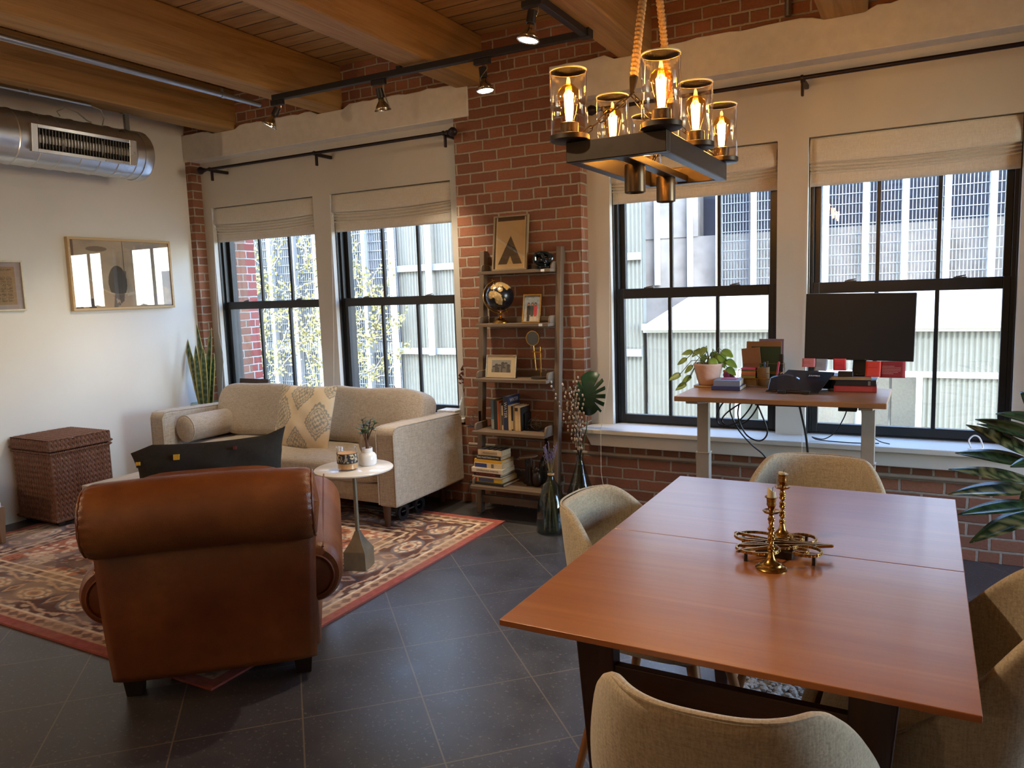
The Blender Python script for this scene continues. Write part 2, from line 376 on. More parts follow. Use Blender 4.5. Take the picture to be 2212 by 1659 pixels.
# window sills: a deep painted board with an angled apron under it
def sill(name, x0, x1):
    mb = MB().box(x0, x1, 4.31, 4.60, .558, .588)
    mb.prism([(x0+.02, .558), (x1-.02, .558), (x1-.06, .478), (x0+.06, .478)], -4.415, -4.345, Matrix(((1, 0, 0), (0, 0, -1), (0, 1, 0))))
    return struct(name, mb, M_panel, bevel=.006)
sill('trim_5', -1.885, .60); struct('trim_6', MB().box(-5.36, -2.80, 4.41, 4.60, .558, .588), M_panel, bevel=.006)
M_ptin = metal('catch_metal', '6d7075', .35)
for i, (a, b) in enumerate(WINS):
    w = struct('window_%d' % (i+1))
    f = MB(); t_ = .024
    f.box(a, a+t_, 4.588, 4.715, WZ0, WZ1).box(b-t_, b, 4.588, 4.715, WZ0, WZ1).box(a, b, 4.588, 4.715, WZ1-t_, WZ1).box(a, b, 4.588, 4.715, WZ0, WZ0+.02)
    f.box(a, a+.007, 4.56, 4.588, WZ0, WZ1).box(b-.007, b, 4.56, 4.588, WZ0, WZ1)
    build('window_frame', f, M_black, w)
    def sash(name, y0, y1, z0, z1, rb, rt_):
        x0, x1 = a+t_, b-t_; st = .033; s = MB()
        s.box(x0, x0+st, y0, y1, z0, z1).box(x1-st, x1, y0, y1, z0, z1).box(x0+st, x1-st, y0, y1, z0, z0+rb).box(x0+st, x1-st, y0, y1, z1-rt_, z1)
        g0, g1 = x0+st, x1-st
        for k in (1, 2):
            xm = g0+(g1-g0)*k/3; s.box(xm-.0105, xm+.0105, y0+.006, y1-.006, z0+rb, z1-rt_)
        o = build(name, s, M_black, w, bevel=.003)
        p = MB().box(g0, g1, (y0+y1)/2-.003, (y0+y1)/2+.003, z0+rb, z1-rt_); build('pane', p, M_pane, o)
    sash('upper_sash', 4.632, 4.668, 1.395, WZ1-t_, .047, .045); sash('lower_sash', 4.592, 4.630, WZ0+.02, 1.443, .052, .062)
    c = MB()
    for k in (.22, .75):
        xm = a+(b-a)*k; c.box(xm-.03, xm+.03, 4.596, 4.618, 1.443, 1.449).bar((xm-.02, 4.603, 1.449), (xm+.025, 4.61, 1.456), .008, .006)
    build('sash_lock', c, M_ptin, w)

# ------------------------------------------------------------------ the street outside
M_corr = plain('corrugated_steel', '5f6259', .5, var=.06, scale=5)
M_trimmetal = plain('pale_flashing', 'a7aaa0', .5, var=.05)
M_roofmetal = plain('white_roof', 'a9a9a6', .5, var=.03)
M_concrete = plain('weathered_concrete', '827f78', .9, var=.35, scale=1.6, bump=.3)
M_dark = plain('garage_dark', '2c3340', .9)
M_galv = plain('galvanised_bar', '777f82', .5, var=.05)
M_tube = plain('white_tube', 'b0b3b3', .4, var=.03)
M_post = plain('ivy_post', '84898b', .5, var=.05)
M_paving = plain('paving', '8d8a84', .9, var=.15, scale=2)
struct('ground', MB().box(-40, 25, 4.95, 40, -1.0, -.9), M_paving)
def corrugated(mb, x0, x1, y, z0, z1, pitch=.068, amp=.012):
    n = int((x1-x0)/pitch)*6; prof = [(x0+(x1-x0)*i/n, y+amp*math.sin(2*math.pi*i/6)) for i in range(n+1)]
    mb.add([(x, yy, z0) for x, yy in prof]+[(x, yy, z1) for x, yy in prof], [(i, i+1, n+2+i, n+1+i) for i in range(n)])
def ext(name, label, cat, **kw): return thing(name, label, cat, **kw)
# low shed with a standing-seam roof
sh = ext('shed', 'low corrugated steel shed with a white standing seam roof across the street', 'shed')
mb = MB(); corrugated(mb, -4.0, -2.55, 12, -.9, .8); corrugated(mb, -2.55, -.06, 12, .12, .8); corrugated(mb, -.06, 7, 12, -.9, .8)
mb.box(-2.56, -2.5, 12.0, 14.6, -.9, .8).box(6.9, 7, 12.0, 14.8, -.9, .8).box(-.10, -.06, 12.0, 14.6, -.9, .8)
build('wall_panel', mb, M_corr, sh)
mb = MB(); mb.add([(-4.05, 11.93, .80), (7.1, 11.93, .80), (7.1, 14.95, 1.26), (-4.05, 14.95, 1.26), (-4.05, 11.93, .84), (7.1, 11.93, .84), (7.1, 14.95, 1.30), (-4.05, 14.95, 1.30)],
    [(0, 1, 2, 3), (4, 5, 6, 7), (0, 1, 5, 4), (1, 2, 6, 5), (2, 3, 7, 6), (3, 0, 4, 7)])
for k in range(18):
    x = -3.9+k*.62; mb.add([(x-.012, 11.94, .84), (x+.012, 11.94, .84), (x+.012, 14.95, 1.30), (x-.012, 14.95, 1.30), (x, 11.94, .875), (x, 14.95, 1.335)], [(0, 1, 4), (3, 2, 5), (0, 3, 5, 4), (1, 2, 5, 4)])
build('roof', mb, M_roofmetal, sh)
build('gutter', MB().box(-4.05, 7.1, 11.86, 11.95, .775, .875).box(-4.05, 7.1, 11.93, 11.97, .73, .775), M_trimmetal, sh)
build('band', MB().box(-2.55, 7, 11.95, 12.02, .09, .17), M_roofmetal, sh)
build('corner_flashing', MB().box(-.10, -.02, 11.94, 12.03, -.9, .13).box(-2.58, -2.5, 11.94, 12.03, -.9, .13), M_trimmetal, sh)
build('inner_wall', MB().box(-2.5, -.1, 13.4, 13.5, -.9, .8), plain('court_wall', 'dfe8ea', .8), sh)
# tall corrugated hall to the left of the shed
hall = ext('hall', 'tall corrugated metal hall with horizontal girts beside the ivy screen', 'building')
mb = MB(); corrugated(mb, -8.95, -4.08, 12, -.9, 7); mb.box(-8.95, -4.08, 12.03, 12.2, -.9, 7); build('cladding', mb, M_corr, hall)
mb = MB()
for z in (.40, 1.97, 3.5, 5): mb.box(-8.95, -4.08, 11.93, 11.98, z-.06, z+.06)
build('girt', mb, M_galv, hall)
def tube_post(x, y, z0, z1, label, group, w=.09):
    o = build('screen_post', MB().box(x-w/2, x+w/2, y-.05, y+.05, z0, z1), M_tube if x > -9.2 else M_post, bevel=.008); tag(o, label, 'post', group)
for x in (-8.16, -7.42, -5.7): tube_post(x, 11.86, .33, 7, 'white steel tube standing in front of the tall corrugated hall', 'white tubes on the corrugated hall')
# parking deck behind the roof: concrete parapets, dark openings, bar grating and white posts
deck = ext('parking_deck', 'sunlit concrete parking deck behind bar grating above the shed roof', 'parking deck')
build('parapet', MB().box(-20, 9, 15.0, 15.4, -.9, 2.42).box(-6.5, -3.95, 14.98, 15.4, 2.42, 6).box(-20, 9, 15.0, 15.4, 4.6, 5.6), M_concrete, deck)
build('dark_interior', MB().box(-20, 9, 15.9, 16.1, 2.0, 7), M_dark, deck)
mb = MB(); x = -3.5
while x < 8: mb.box(x-.006, x+.006, 14.82, 14.85, 1.32, 6.0); x += .055
z = 1.4
while z < 6: mb.box(-3.5, 8, 14.80, 14.82, z-.006, z+.006); z += .175
build('bar_grating', mb, M_galv, deck)
for x in (-4.75, -4.09, -3.49, -2.85, -2.23, -1.61, -.97, -.36, .26, .9, 1.55): tube_post(x, 14.72 if x > -4.08 else 14.92, 1.33 if x > -4.4 else 1.5, 6, 'white steel post of the bar grating above the shed roof', 'white posts above the shed roof', .1)
# ivy screen at the far left
scr = ext('trellis_screen', 'wire trellis screen with dark backing overgrown by yellow-green ivy', 'screen')
build('backing', MB().box(-24, -9, 12.5, 12.6, -.9, 7), plain('screen_dark', '4a5058', .9, var=.3, scale=1), scr)
mb = MB(); x = -20
while x < -9: mb.box(x-.006, x+.006, 12.0, 12.02, -.9, 7); x += .055
z = -.8
while z < 7: mb.box(-20, -9, 11.98, 12.0, z-.006, z+.006); z += .175
build('wire_mesh', mb, M_galv, scr)
build('rail', MB().box(-20, -9, 12.1, 12.2, .35, .55), M_tube, scr)
for x in (-14.0, -13.4, -12.75, -12.15, -11.5, -10.9, -10.3, -9.65, -9.0): tube_post(x, 11.86, -.9, 7, 'white steel post in front of the ivy covered trellis', 'white posts of the ivy screen', .1)
random.seed(5); mb = MB(); br = MB()
for k in range(130):
    x = random.uniform(-16.5, -9.2); z = random.uniform(-.6, 2.2); pts = []; a = random.uniform(.2, 2.9)
    for j in range(9):
        pts.append((x, 11.70+random.uniform(-.04, .04), z)); a += random.uniform(-.6, .6); x += .13*math.cos(a); z += .13*abs(math.sin(a))
    br.tube(pts, [random.uniform(.005, .011)]*9, 4, False)
    for p in pts:
        for q in range(6):
            c = Vector(p)+Vector((random.gauss(0, .09), random.uniform(-.04, .04), random.gauss(0, .09))); s_ = random.uniform(.018, .042)
            u = Vector((random.gauss(0, 1), random.gauss(0, .5), random.gauss(0, 1))).normalized(); w_ = u.orthogonal().normalized()
            mb.add([c-u*s_, c+w_*s_*.7, c+u*s_, c-w_*s_*.7], [(0, 1, 2, 3)])
mb.cur = 1; mb.add(br.v, br.f)
iv = build('ivy', mb, [plain('ivy_leaf', '77743e', .7, var=.5, scale=9), plain('ivy_stem', '9a8b74', .8)]); tag(iv, 'yellow-green ivy with bare tangled stems climbing the wire trellis', 'ivy', kind='stuff')
for x, y in ((-1.75, 12.6), (-.85, 12.5)): tag(build('bollard', MB().lathe([(.07, -.9), (.07, -.42), (.05, -.38), (0, -.37)], 14, (x, y, 0)), M_galv, smooth=True), 'grey steel bollard on the paving in the shed passage', 'bollard', 'bollards in the shed passage')
ub = thing('umbrella_stand', 'thin pole with a round base plate standing in the shed passage', 'umbrella stand', (-.45, 12.7, -.9))
build('pole', MB().lathe([(.018, .02), (.018, 1.2)], 8), M_galv, ub, smooth=True); build('base', MB().lathe([(.24, 0), (.24, .02), (.03, .04)], 20), M_dark, ub, smooth=True)

# ------------------------------------------------------------------ ceiling fixtures
M_galvd = metal('galvanised_duct', 'dfe3e8', .30, 5)
M_steel = metal('steel_conduit', 'a9adb2', .35)
M_chrome = metal('chrome', 'd0cdc8', .15)
M_blackm = plain('black_metal', '17161a', .45, var=.1)
M_bronze = metal('bronze', '6a5a48', .38)
M_dkbronze = plain('dark_bronze', '3d332a', .42, .75, var=.1)
M_brass = metal('aged_brass', 'b48a48', .24, 12)
M_wire = plain('grey_wire', '8d8984', .6)
# spiral duct along the left wall
dt = thing('air_duct', 'round galvanised spiral air duct hanging along the white wall', 'duct', (-5.05, 0, 2.51))
MY = Matrix(((1, 0, 0), (0, 0, 1), (0, 1, 0)))
R0 = .168; prof = [(R0, -3.15)]; y = -3.0
while y < 3.66:
    prof += [(R0, y-.007), (R0+.005, y-.003), (R0+.005, y+.003), (R0, y+.007)]; y += .132
prof += [(R0, 3.70)]
build('duct_body', MB().lathe(prof, 64, (0, 0, 0), MY), M_galvd, dt, smooth=True)
build('end_cap', MB().lathe([(R0+.006, 3.66), (R0+.006, 3.72), (R0-.004, 3.735), (R0-.012, 3.73), (0, 3.728)], 64, (0, 0, 0), MY), M_galvd, dt, smooth=True)
ga = math.radians(6); gM = Matrix.Rotation(ga, 3, 'Y')
def gp(y, v, d): p = gM @ Vector((R0+d, 0, v)); return (p.x, y, p.z)
g = MB()
for (ya, yb, va, vb) in ((2.86, 2.90, -.085, .085), (3.52, 3.575, -.085, .085), (2.90, 3.52, .062, .085), (2.90, 3.52, -.085, -.062)):
    c = gM @ Vector((R0+.005, 0, (va+vb)/2)); g.cbox((c.x, (ya+yb)/2, c.z), (.030, yb-ya, vb-va), gM)
gr = build('grille_frame', g, M_galvd, dt, bevel=.003)
c = gM @ Vector((R0-.004, 0, 0)); build('grille_back', MB().cbox((c.x, 3.21, c.z), (.004, .64, .14), gM), plain('duct_inside', '1a1512', .9), gr)
g = MB()
for k in range(30):
    c = gM @ Vector((R0+.004, 0, 0)); g.cbox((c.x, 2.912+k*.0205, c.z), (.016, .0022, .126), gM)
lv = build('louvers', g, metal('louver_metal', '9a948c', .4), gr)
build('hanger_strap', MB().box(.035, .06, 3.60, 3.63, R0-.01, .274).box(.03, .065, 3.585, 3.645, .268, .275), M_steel, dt)
# conduits
def pipe(name, label, pts, r, m, group=None, clips=()):
    t = thing(name, label, 'pipe', pts[0]); o0 = Vector(pts[0]); build('tube', MB().tube([Vector(p)-o0 for p in pts], r, 12), m, t, smooth=True)
    for p in clips:
        q = Vector(p)-o0; build('clip', MB().lathe([(r+.003, -.012), (r+.003, .012)], 12, q, MY).box(q.x-.004, q.x+.004, q.y-.008, q.y+.008, q.z, q.z+.04), M_steel, t, smooth=True)
    return t
pipe('conduit', 'grey steel conduit running along the beam to the track', [(-3.955, -3.1, 2.745), (-3.955, 3.86, 2.745)], .017, M_steel, clips=[(-3.955, 3.55, 2.745)])
pipe('conduit', 'short thin conduit ending above the round air duct', [(-4.905, -3.1, 2.765), (-4.905, 3.29, 2.765)], .012, M_steel, clips=[(-4.905, 2.9, 2.765)])
w = MB().tube([(-4.905, 3.285, 2.765), (-4.90, 3.36, 2.75), (-4.92, 3.39, 2.70), (-4.96, 3.40, 2.658)], .004, 6)
tag(build('cable', w, M_wire, smooth=True), 'thin grey cable dropping from the short conduit to the air duct', 'cable')
w = MB().tube([(-4.97, 3.12, 2.675), (-4.97, 3.10, 2.70), (-4.97, 3.16, 2.735), (-4.97, 3.24, 2.72), (-4.97, 3.30, 2.68), (-4.97, 3.33, 2.672)], .004, 6)
tag(build('cable', w, M_wire, smooth=True), 'loose loop of thin cable lying on top of the air duct', 'cable')
# conduit stub at the top right
pipe('conduit', 'galvanised conduit with an elbow dropping onto the plaster lintel', [(-.70, 3.6, 3.03), (-.69, 4.20, 3.03), (-.685, 4.33, 3.01), (-.68, 4.385, 2.97), (-.68, 4.39, 2.90), (-.68, 4.39, 2.83)], .017, M_steel)
pipe('conduit', 'thin painted pipe running along the brick under the window sill', [(-2.75, 4.395, .417), (.62, 4.395, .423)], .012, plain('painted_pipe', '8d8071', .5))
# light track
tr = thing('light_track', 'black L-shaped lighting track fixed under the wooden beams', 'light track', (-1.58, 3.81, 2.75))
tk = MB().box(-2.20, .02, -.018, .018, -.018, .018); build('track_rail', tk, M_blackm, tr, bevel=.003)
build('track_rail', MB().box(-.018, .018, -4.0, -.02, -.018, .018), M_blackm, tr, bevel=.003)
build('corner_joint', MB().box(-.03, .03, -.03, .03, -.022, .022), M_blackm, tr, bevel=.004)
build('stem', MB().box(-1.2, -1.17, -.012, .012, .018, .035), M_blackm, tr)
M_lens = emit('lamp_lens', (1.0, .86, .62, 1), 14)
M_bell = metal('lamp_bell', 'c8b79b', .2)
def track_head(label, loc, aim, lit=True):
    t = thing('track_light', label, 'spotlight', loc, group='lamps on the black track'); d = Vector(aim).normalized()
    M = d.to_track_quat('-Z', 'Y').to_matrix(); H = Vector((0, 0, -.045))
    build('adapter', MB().box(-.05, .05, -.014, .014, -.03, 0), M_blackm, t, bevel=.003)
    piv = H + Vector((.03, 0, -.01)); build('yoke', MB().tube([(.03, 0, -.03), piv, H + M @ Vector((.035, 0, -.07)), H + M @ Vector((.047, 0, -.118))], .003, 6), M_chrome, t, smooth=True)
    build('socket', MB().lathe([(.0, 0), (.021, -.002), (.022, -.055), (.018, -.058)], 20, H, M), M_blackm, t, smooth=True)
    build('bell', MB().shell([(.016, -.05), (.017, -.075), (.024, -.085), (.036, -.102), (.046, -.124)], 28, H, M), M_bell, t, smooth=True, solid=.0015)
    build('rim', MB().lathe([(.044, -.122), (.051, -.124), (.052, -.13), (.046, -.133), (.043, -.128)], 28, H, M), M_chrome, t, smooth=True)
    build('lens', MB().lathe([(.0, -.130), (.043, -.1285), (.043, -.126), (0, -.126)], 24, H, M), M_lens, t, smooth=True)
    p = Vector(loc)+H+M @ Vector((0, 0, -.14))
    add_light('spot_beam', 'SPOT', p, SPOT_W, (1.0, .80, .55), d, spot_size=math.radians(75), spot_blend=.7, shadow_soft_size=.03)
SPOT_W = 25
track_head('chrome track lamp at the far left end of the black track', (-3.745, 3.81, 2.732), (-.42, -.25, -.85))
track_head('unlit-looking chrome track lamp in front of the plaster lintel left of the brick pier', (-2.92, 3.81, 2.732), (-.05, .30, -.95))
track_head('glowing track lamp hanging in front of the upper brick pier', (-2.20, 3.81, 2.732), (.12, -.02, -1))
track_head('glowing track lamp on the short arm of the track under the ceiling planks', (-1.58, 3.20, 2.732), (-.15, -.1, -1))
track_head('track lamp aimed at the dining table, above the picture', (-1.58, 1.25, 2.732), (1.15, .75, -1.98))
# ------------------------------------------------------------------ curtain rods and roman shades
M_rod = plain('dark_rod', '2c2223', .45, .6)
def rod(label, x0, x1, brackets, fin):
    t = thing('curtain_rod', label, 'curtain rod', (x0, 4.34, 2.496)); L = x1-x0
    MX = Matrix(((0, 0, 1), (0, 1, 0), (-1, 0, 0)))
    build('pole', MB().tube([(0, 0, 0), (L, 0, 0)], .0115, 12), M_rod, t, smooth=True)
    for x, s in fin:
        build('finial', MB().lathe([(.012, 0), (.016, .006), (.016, .014), (.012, .018), (.024, .034), (.031, .052), (.026, .07), (.012, .082), (0, .084)], 18, (x-x0, 0, 0), MX if s > 0 else MX @ Matrix.Rotation(math.pi, 3, 'X')), M_rod, t, smooth=True)
    for x in brackets:
        q = x-x0; build('bracket', MB().lathe([(.016, -.008), (.016, .008)], 14, (q, 0, 0), MX).cbox((q, .02, -.05), (.014, .022, .075)).box(q-.011, q+.011, .02, .18, -.02, .004), M_rod, t, bevel=.004)
rod('long dark curtain rod with ball finials above the pair of windows behind the sofa', -5.09, -2.80, (-5.04, -3.94, -2.82), ((-5.09, -1), (-2.80, 1)))
rod('long dark curtain rod above the pair of windows behind the desk', -1.72, 3.0, (-1.70, -.60, 1.2), ((-1.72, -1),))
M_shade = fabric('shade_cloth', 'c9c4ba', 'dcd8cf', .6, .9, .1)
M_cord = plain('white_cord', 'd0cdc6', .7)
def roman(label, a, b, zb, cord):
    x0, x1 = a+.006, b-.006
    t = thing('roman_shade', label, 'window shade', ((a+b)/2, 4.545, 2.22), group='folded roman shades'); o = Vector(t.location); W = (x1-x0)/2
    zv = 2.09; zp = zb+.062
    def val(u, v):
        z = 2.22-(2.22-zv)*v; s = .012*math.sin(math.pi*u)*v
        return ((2*u-1)*W, -.016*math.sin(math.pi*min(1, v*1.05)*.62), z-s-2.22)
    build('valance', MB().grid(val, 24, 12), M_shade, t, smooth=True, solid=.003)
    def pleat(u, v):
        z = zv+.035-(zv+.035-zp)*v; y = -.008+.026*v+.0075*math.sin(v*2*math.pi*5.5); s = .022*math.sin(math.pi*u)**.8*(1-.35*v)
        return ((2*u-1)*W, y, z-s-2.22)
    build('pleat_stack', MB().grid(pleat, 28, 56), M_shade, t, smooth=True, solid=.003)
    def hem(u, v): return ((2*u-1)*W, .018, zp+.012-(zp+.012-zb)*v-2.22-.004*math.sin(math.pi*u)*(1-v))
    build('hem_bar', MB().grid(hem, 20, 4), M_shade, t, smooth=True, solid=.010)
    build('headrail', MB().box(-W, W, .0, .035, -.03, -.002), M_panel, t)
    if cord: build('cord', MB().tube([Vector(p)-o for p in cord], .0016, 5), M_cord, t, smooth=True)
roman('roman shade on the window nearest the white left wall', *WINS[0], 1.943, [(-5.25, 4.51, 2.0), (-5.27, 4.50, 1.2), (-5.22, 4.49, .98), (-5.26, 4.49, .78), (-5.28, 4.49, .6)])
roman('roman shade on the window just left of the brick pier', *WINS[1], 1.943, [(-3.97, 4.51, 2.0), (-4.0, 4.50, 1.2), (-4.03, 4.49, .7)])
roman('roman shade on the window behind the potted desk plant', *WINS[2], 1.965, [(-1.735, 4.51, 2.03), (-1.735, 4.46, .9), (-1.735, 4.295, .59), (-1.735, 4.285, .33), (-1.70, 4.285, .10), (-1.69, 4.285, .0)])
roman('wide roman shade on the window behind the monitor', *WINS[3], 1.965, [(-.575, 4.51, 2.03), (-.573, 4.50, 1.0), (-.573, 4.30, .59), (-.573, 4.29, .3)])
# ------------------------------------------------------------------ chandelier
ch = thing('chandelier', 'rectangular bronze chandelier with six glass cylinders hung on jute ropes', 'chandelier', (-.826, 2.57, 1.83))
hx, hy, bw_ = .158, .375, .017
build('frame', MB().box(-hx, hx, -hy, -hy+2*bw_, 0, .062).box(-hx, hx, hy-2*bw_, hy, 0, .062).box(-hx, -hx+2*bw_, -hy+2*bw_, hy-2*bw_, 0, .062).box(hx-2*bw_, hx, -hy+2*bw_, hy-2*bw_, 0, .062), M_dkbronze, ch, bevel=.003)
build('cross_bar', MB().box(-.02, .02, -hy+.03, hy-.03, .006, .03), M_dkbronze, ch, bevel=.002)
M_lampglass = glass('lamp_glass', (.985, .97, .95, 1), 0, 1.0)
M_amber = glass('amber_bulb', (1.0, .74, .32, 1), 0, 1.0)
M_fil = emit('glowing_filament', (1.0, .58, .22, 1), 112)
for j, y in enumerate((-.37, 0, .36)):
    for i, x in enumerate((-.146, .142)):
        q = (x, y, .062)
        cu_ = build('cup', MB().lathe([(0, 0), (.054, 0), (.060, .004), (.060, .018), (.056, .020), (0, .012)], 32, q), M_dkbronze, ch, smooth=True)
        build('glass_cylinder', MB().shell([(.0545, .008), (.0545, .208)], 40, q), M_lampglass, ch, smooth=True, solid=.003)
        build('glass_rim', MB().lathe([(.0530, .206), (.0562, .206), (.0562, .2095), (.0530, .2095), (.0530, .206)], 40, q), plain('rim_glint', 'ecdfc8', .2), ch, smooth=True)  # bright glint of the glass rim, painted as a pale opaque ring
        build('lamp_socket', MB().lathe([(0, .012), (.028, .012), (.028, .055), (.02, .058), (0, .058)], 24, q), M_dkbronze, ch, smooth=True)
        bu = build('bulb', MB().lathe([(.013, .056), (.015, .066), (.024, .095), (.032, .125), (.034, .138), (.030, .154), (.018, .166), (.005, .171), (0, .1735)], 28, q), M_amber, ch, smooth=True)
        f = MB()
        for k in range(6):
            a = k*math.pi/3; f.tube([(q[0]+.008*math.cos(a), q[1]+.008*math.sin(a), q[2]+.066), (q[0]+.013*math.cos(a), q[1]+.013*math.sin(a), q[2]+.142)], .0026, 6)
        build('filament', f, M_fil, bu)
for y in (-.145, .19):
    build('down_light', MB().lathe([(0, .01), (.033, .01), (.034, 0), (.034, -.078), (.030, -.08), (.028, -.074), (0, -.07)], 28, (-.018, y, 0)), M_bronze, ch, smooth=True)
def link_chain(mb, a, b, pitch=.034, r=.0022):
    a, b = Vector(a), Vector(b); d = b-a; n = max(2, round(d.length/pitch)); M = d.to_track_quat('Z', 'Y').to_matrix()
    for k in range(n):
        c = a+d*((k+.5)/n); hl = d.length/n*.5+r*1.6; w_ = .0075; pts = []
        for q in range(17):
            t = 2*math.pi*q/16; x = w_*math.cos(t); z = (hl-w_)*(1 if math.sin(t) > 0 else -1)*min(1, abs(math.sin(t))*3)+w_*math.sin(t)
            p = Vector((x, 0, z)) if k % 2 == 0 else Vector((0, x, z)); pts.append(c+M @ p)
        mb.tube(pts, r, 6, False)
M_jute = NT('jute'); _a = M_jute.coord(); M_jute = M_jute.bsdf(M_jute.ramp(M_jute.noise(M_jute.coord('Object', (200, 200, 60)), 1, 3), [(.3, '9c7a50'), (.7, 'cbab80')]), .9)
hook = Vector((0, 0, .80))
for s, dy, fr in ((-1, -.215, .94), (1, .215, .80)):
    ap = Vector((0, dy, .212)); d = hook-ap; r0 = ap+d*.09; r1 = ap+d*fr
    m2 = MB(); link_chain(m2, ap, (-.135, s*(hy-.02), .066)); link_chain(m2, ap, (.135, s*(hy-.02), .066)); build('chain', m2, M_dkbronze, ch, smooth=True)
    pts = []; rr = []; n = 150
    build('rope', MB().grid(lambda u, v: r0+(r1-r0)*v+(d.to_track_quat('Z', 'Y').to_matrix() @ Vector((math.cos(2*math.pi*u), math.sin(2*math.pi*u), 0)))*(.0125+.0016*math.sin(2*math.pi*(v*34+u))), 14, 200, True), M_jute, ch, smooth=True)
    m2 = MB().tube([ap+d*.012, ap+d*.095], [.008, .014], 14).tube([r1-d*.005, r1+d*.07], [.013, .009], 14); build('ferrule', m2, M_dkbronze, ch, smooth=True)
m2 = MB(); link_chain(m2, hook, (0, 0, 1.20)); build('hanging_chain', m2, M_dkbronze, ch, smooth=True)
build('ceiling_canopy', MB().lathe([(0, 1.19), (.02, 1.2), (.06, 1.235), (.06, 1.26), (0, 1.26)], 24), M_dkbronze, ch, smooth=True)

# ------------------------------------------------------------------ soft shapes
def spow(x, e): return math.copysign(abs(x)**e, x)
def soft_box(mb, c, size, e=.28, n=40, m=20, M=None, bulge=0.0, e1=None):
    M = M or Matrix.Identity(3); e1 = e1 or e; hx, hy, hz = (k/2 for k in size)
    def f(u, v):
        a = 2*math.pi*u; b = -math.pi/2+math.pi*v
        x = spow(math.cos(b), e1)*spow(math.cos(a), e); y = spow(math.cos(b), e1)*spow(math.sin(a), e); z = spow(math.sin(b), e1)
        z *= 1+bulge*(1-x*x)*(1-y*y)
        return M @ Vector((x*hx, y*hy, z*hz)) + Vector(c)
    return mb.grid(f, n, m, True)
def pillow_mb(w, h, t, n=48, pinch=.07, M=None, c=(0, 0, 0), wr=0.0):
    mb = MB(); M = M or Matrix.Identity(3); c = Vector(c); k = 0
    def f(s):
        def g(u, v):
            x, y = 2*u-1, 2*v-1
            th = (max(0, 1-abs(x)**2.4)*max(0, 1-abs(y)**2.4))**.55
            px = x*w/2*(1-pinch*(1-y*y)*abs(x)); py = y*h/2*(1-pinch*(1-x*x)*abs(y))
            wz = wr*math.sin(9*x+3*y)*math.sin(5*y-2*x)*th
            return M @ Vector((px, py, s*(t/2*th+wz))) + c
        return g
    mb.grid(f(1), n, n); mb.grid(f(-1), n, n); return mb
def rotm(x=0, y=0, z=0):
    return Matrix.Rotation(z, 3, 'Z') @ Matrix.Rotation(y, 3, 'Y') @ Matrix.Rotation(x, 3, 'X')
D = math.radians

# ------------------------------------------------------------------ sofa
M_linen = fabric('sofa_linen', '93887a', 'bfb5a8', .55, .92, .3)
M_walnut = wood('walnut_leg', '3d2314', '5a3620', 'Z', 1, .4)
so = thing('sofa', 'light grey-beige linen sofa standing under the pair of windows', 'sofa', (-3.92, 4.0, .0105))
sx0, sx1, sy0, sy1 = -1.12, 1.12, -.38, .40
build('base', MB().box(sx0+.13, sx1-.13, sy0+.05, sy1-.05, .15, .275), M_linen, so, bevel=.012, seg=3)
build('back_frame', MB().box(sx0+.12, sx1-.12, .27, .40, .15, .62), M_linen, so, bevel=.03, seg=3)
MZX = Matrix(((0, 0, 1), (1, 0, 0), (0, 1, 0)))
for s in (-1, 1):
    xa, xb = (sx0, sx0+.14) if s < 0 else (sx1-.14, sx1)
    pr = [(sy0, .15), (sy1, .15), (sy1, .60), (sy1-.03, .625), (sy0+.06, .648), (sy0+.02, .640), (sy0, .61)]
    ar = build('arm', MB().prism(pr, xa, xb, MZX), M_linen, so, bevel=.022, seg=4)
    pp = MB()
    for xe in (xa+.004, xb-.004): pp.tube([(xe, sy0+.001, .16), (xe, sy0+.001, .60), (xe, sy0+.02, .639), (xe, sy0+.06, .646), (xe, sy1-.03, .623)], .0045, 6)
    build('piping', pp, M_linen, ar, smooth=True)
mb = MB()
def seatf(u, v):
    a = 2*math.pi*u; b = -math.pi/2+math.pi*v; e, e1 = .16, .42
    x = spow(math.cos(b), e1)*spow(math.cos(a), e); y = spow(math.cos(b), e1)*spow(math.sin(a), e); z = spow(math.sin(b), e1)
    X, Y, Z = x*.975, y*.30-.07, z*.075
    if z > 0:
        d = 0
        for i in range(6):
            for j in range(2):
                q = ((X+.82-i*.328)**2+(Y+.16-j*.2)**2)/.0036; d += math.exp(-q)
        Z += z*(.020*(1-x*x)*(1-y*y)-.018*d)
    return (X, Y, .335+Z)
build('seat_cushion', mb.grid(seatf, 160, 36, True), M_linen, so, smooth=True)
for s in (-1, 1):
    mb = MB(); soft_box(mb, (s*.492, .205, .60), (.97, .20, .40), .22, 64, 28, rotm(D(-14)), 0, .42)
    mb.v = [(x, y+.02*math.sin(x*7+z*9), z+.006*math.sin(x*11)) for x, y, z in mb.v]
    build('back_cushion', mb, M_linen, so, smooth=True)
for x in (-.98, .98):
    for y in (-.30, .32): build('leg', MB().lathe([(0, 0), (.018, 0), (.028, .15), (0, .15)], 14, (x, y, 0)), M_walnut, so, smooth=True)
def bolster(label, loc):
    t = thing('bolster_pillow', label, 'cushion', (loc[0], loc[1], loc[2]+.012), group='bolster cushions at the sofa ends')
    build('cover', MB().lathe([(0, -.225), (.05, -.224), (.088, -.216), (.097, -.205), (.098, 0), (.097, .205), (.088, .216), (.05, .224), (0, .225)], 36, (0, 0, 0), MY), M_linen, t, smooth=True)
    r = MB()
    for y in (-.207, .207): r.lathe([(.094, y-.004), (.100, y-.004), (.1015, y), (.100, y+.004), (.094, y+.004)], 36, (0, 0, 0), MY)
    build('piping', r, M_linen, t, smooth=True)
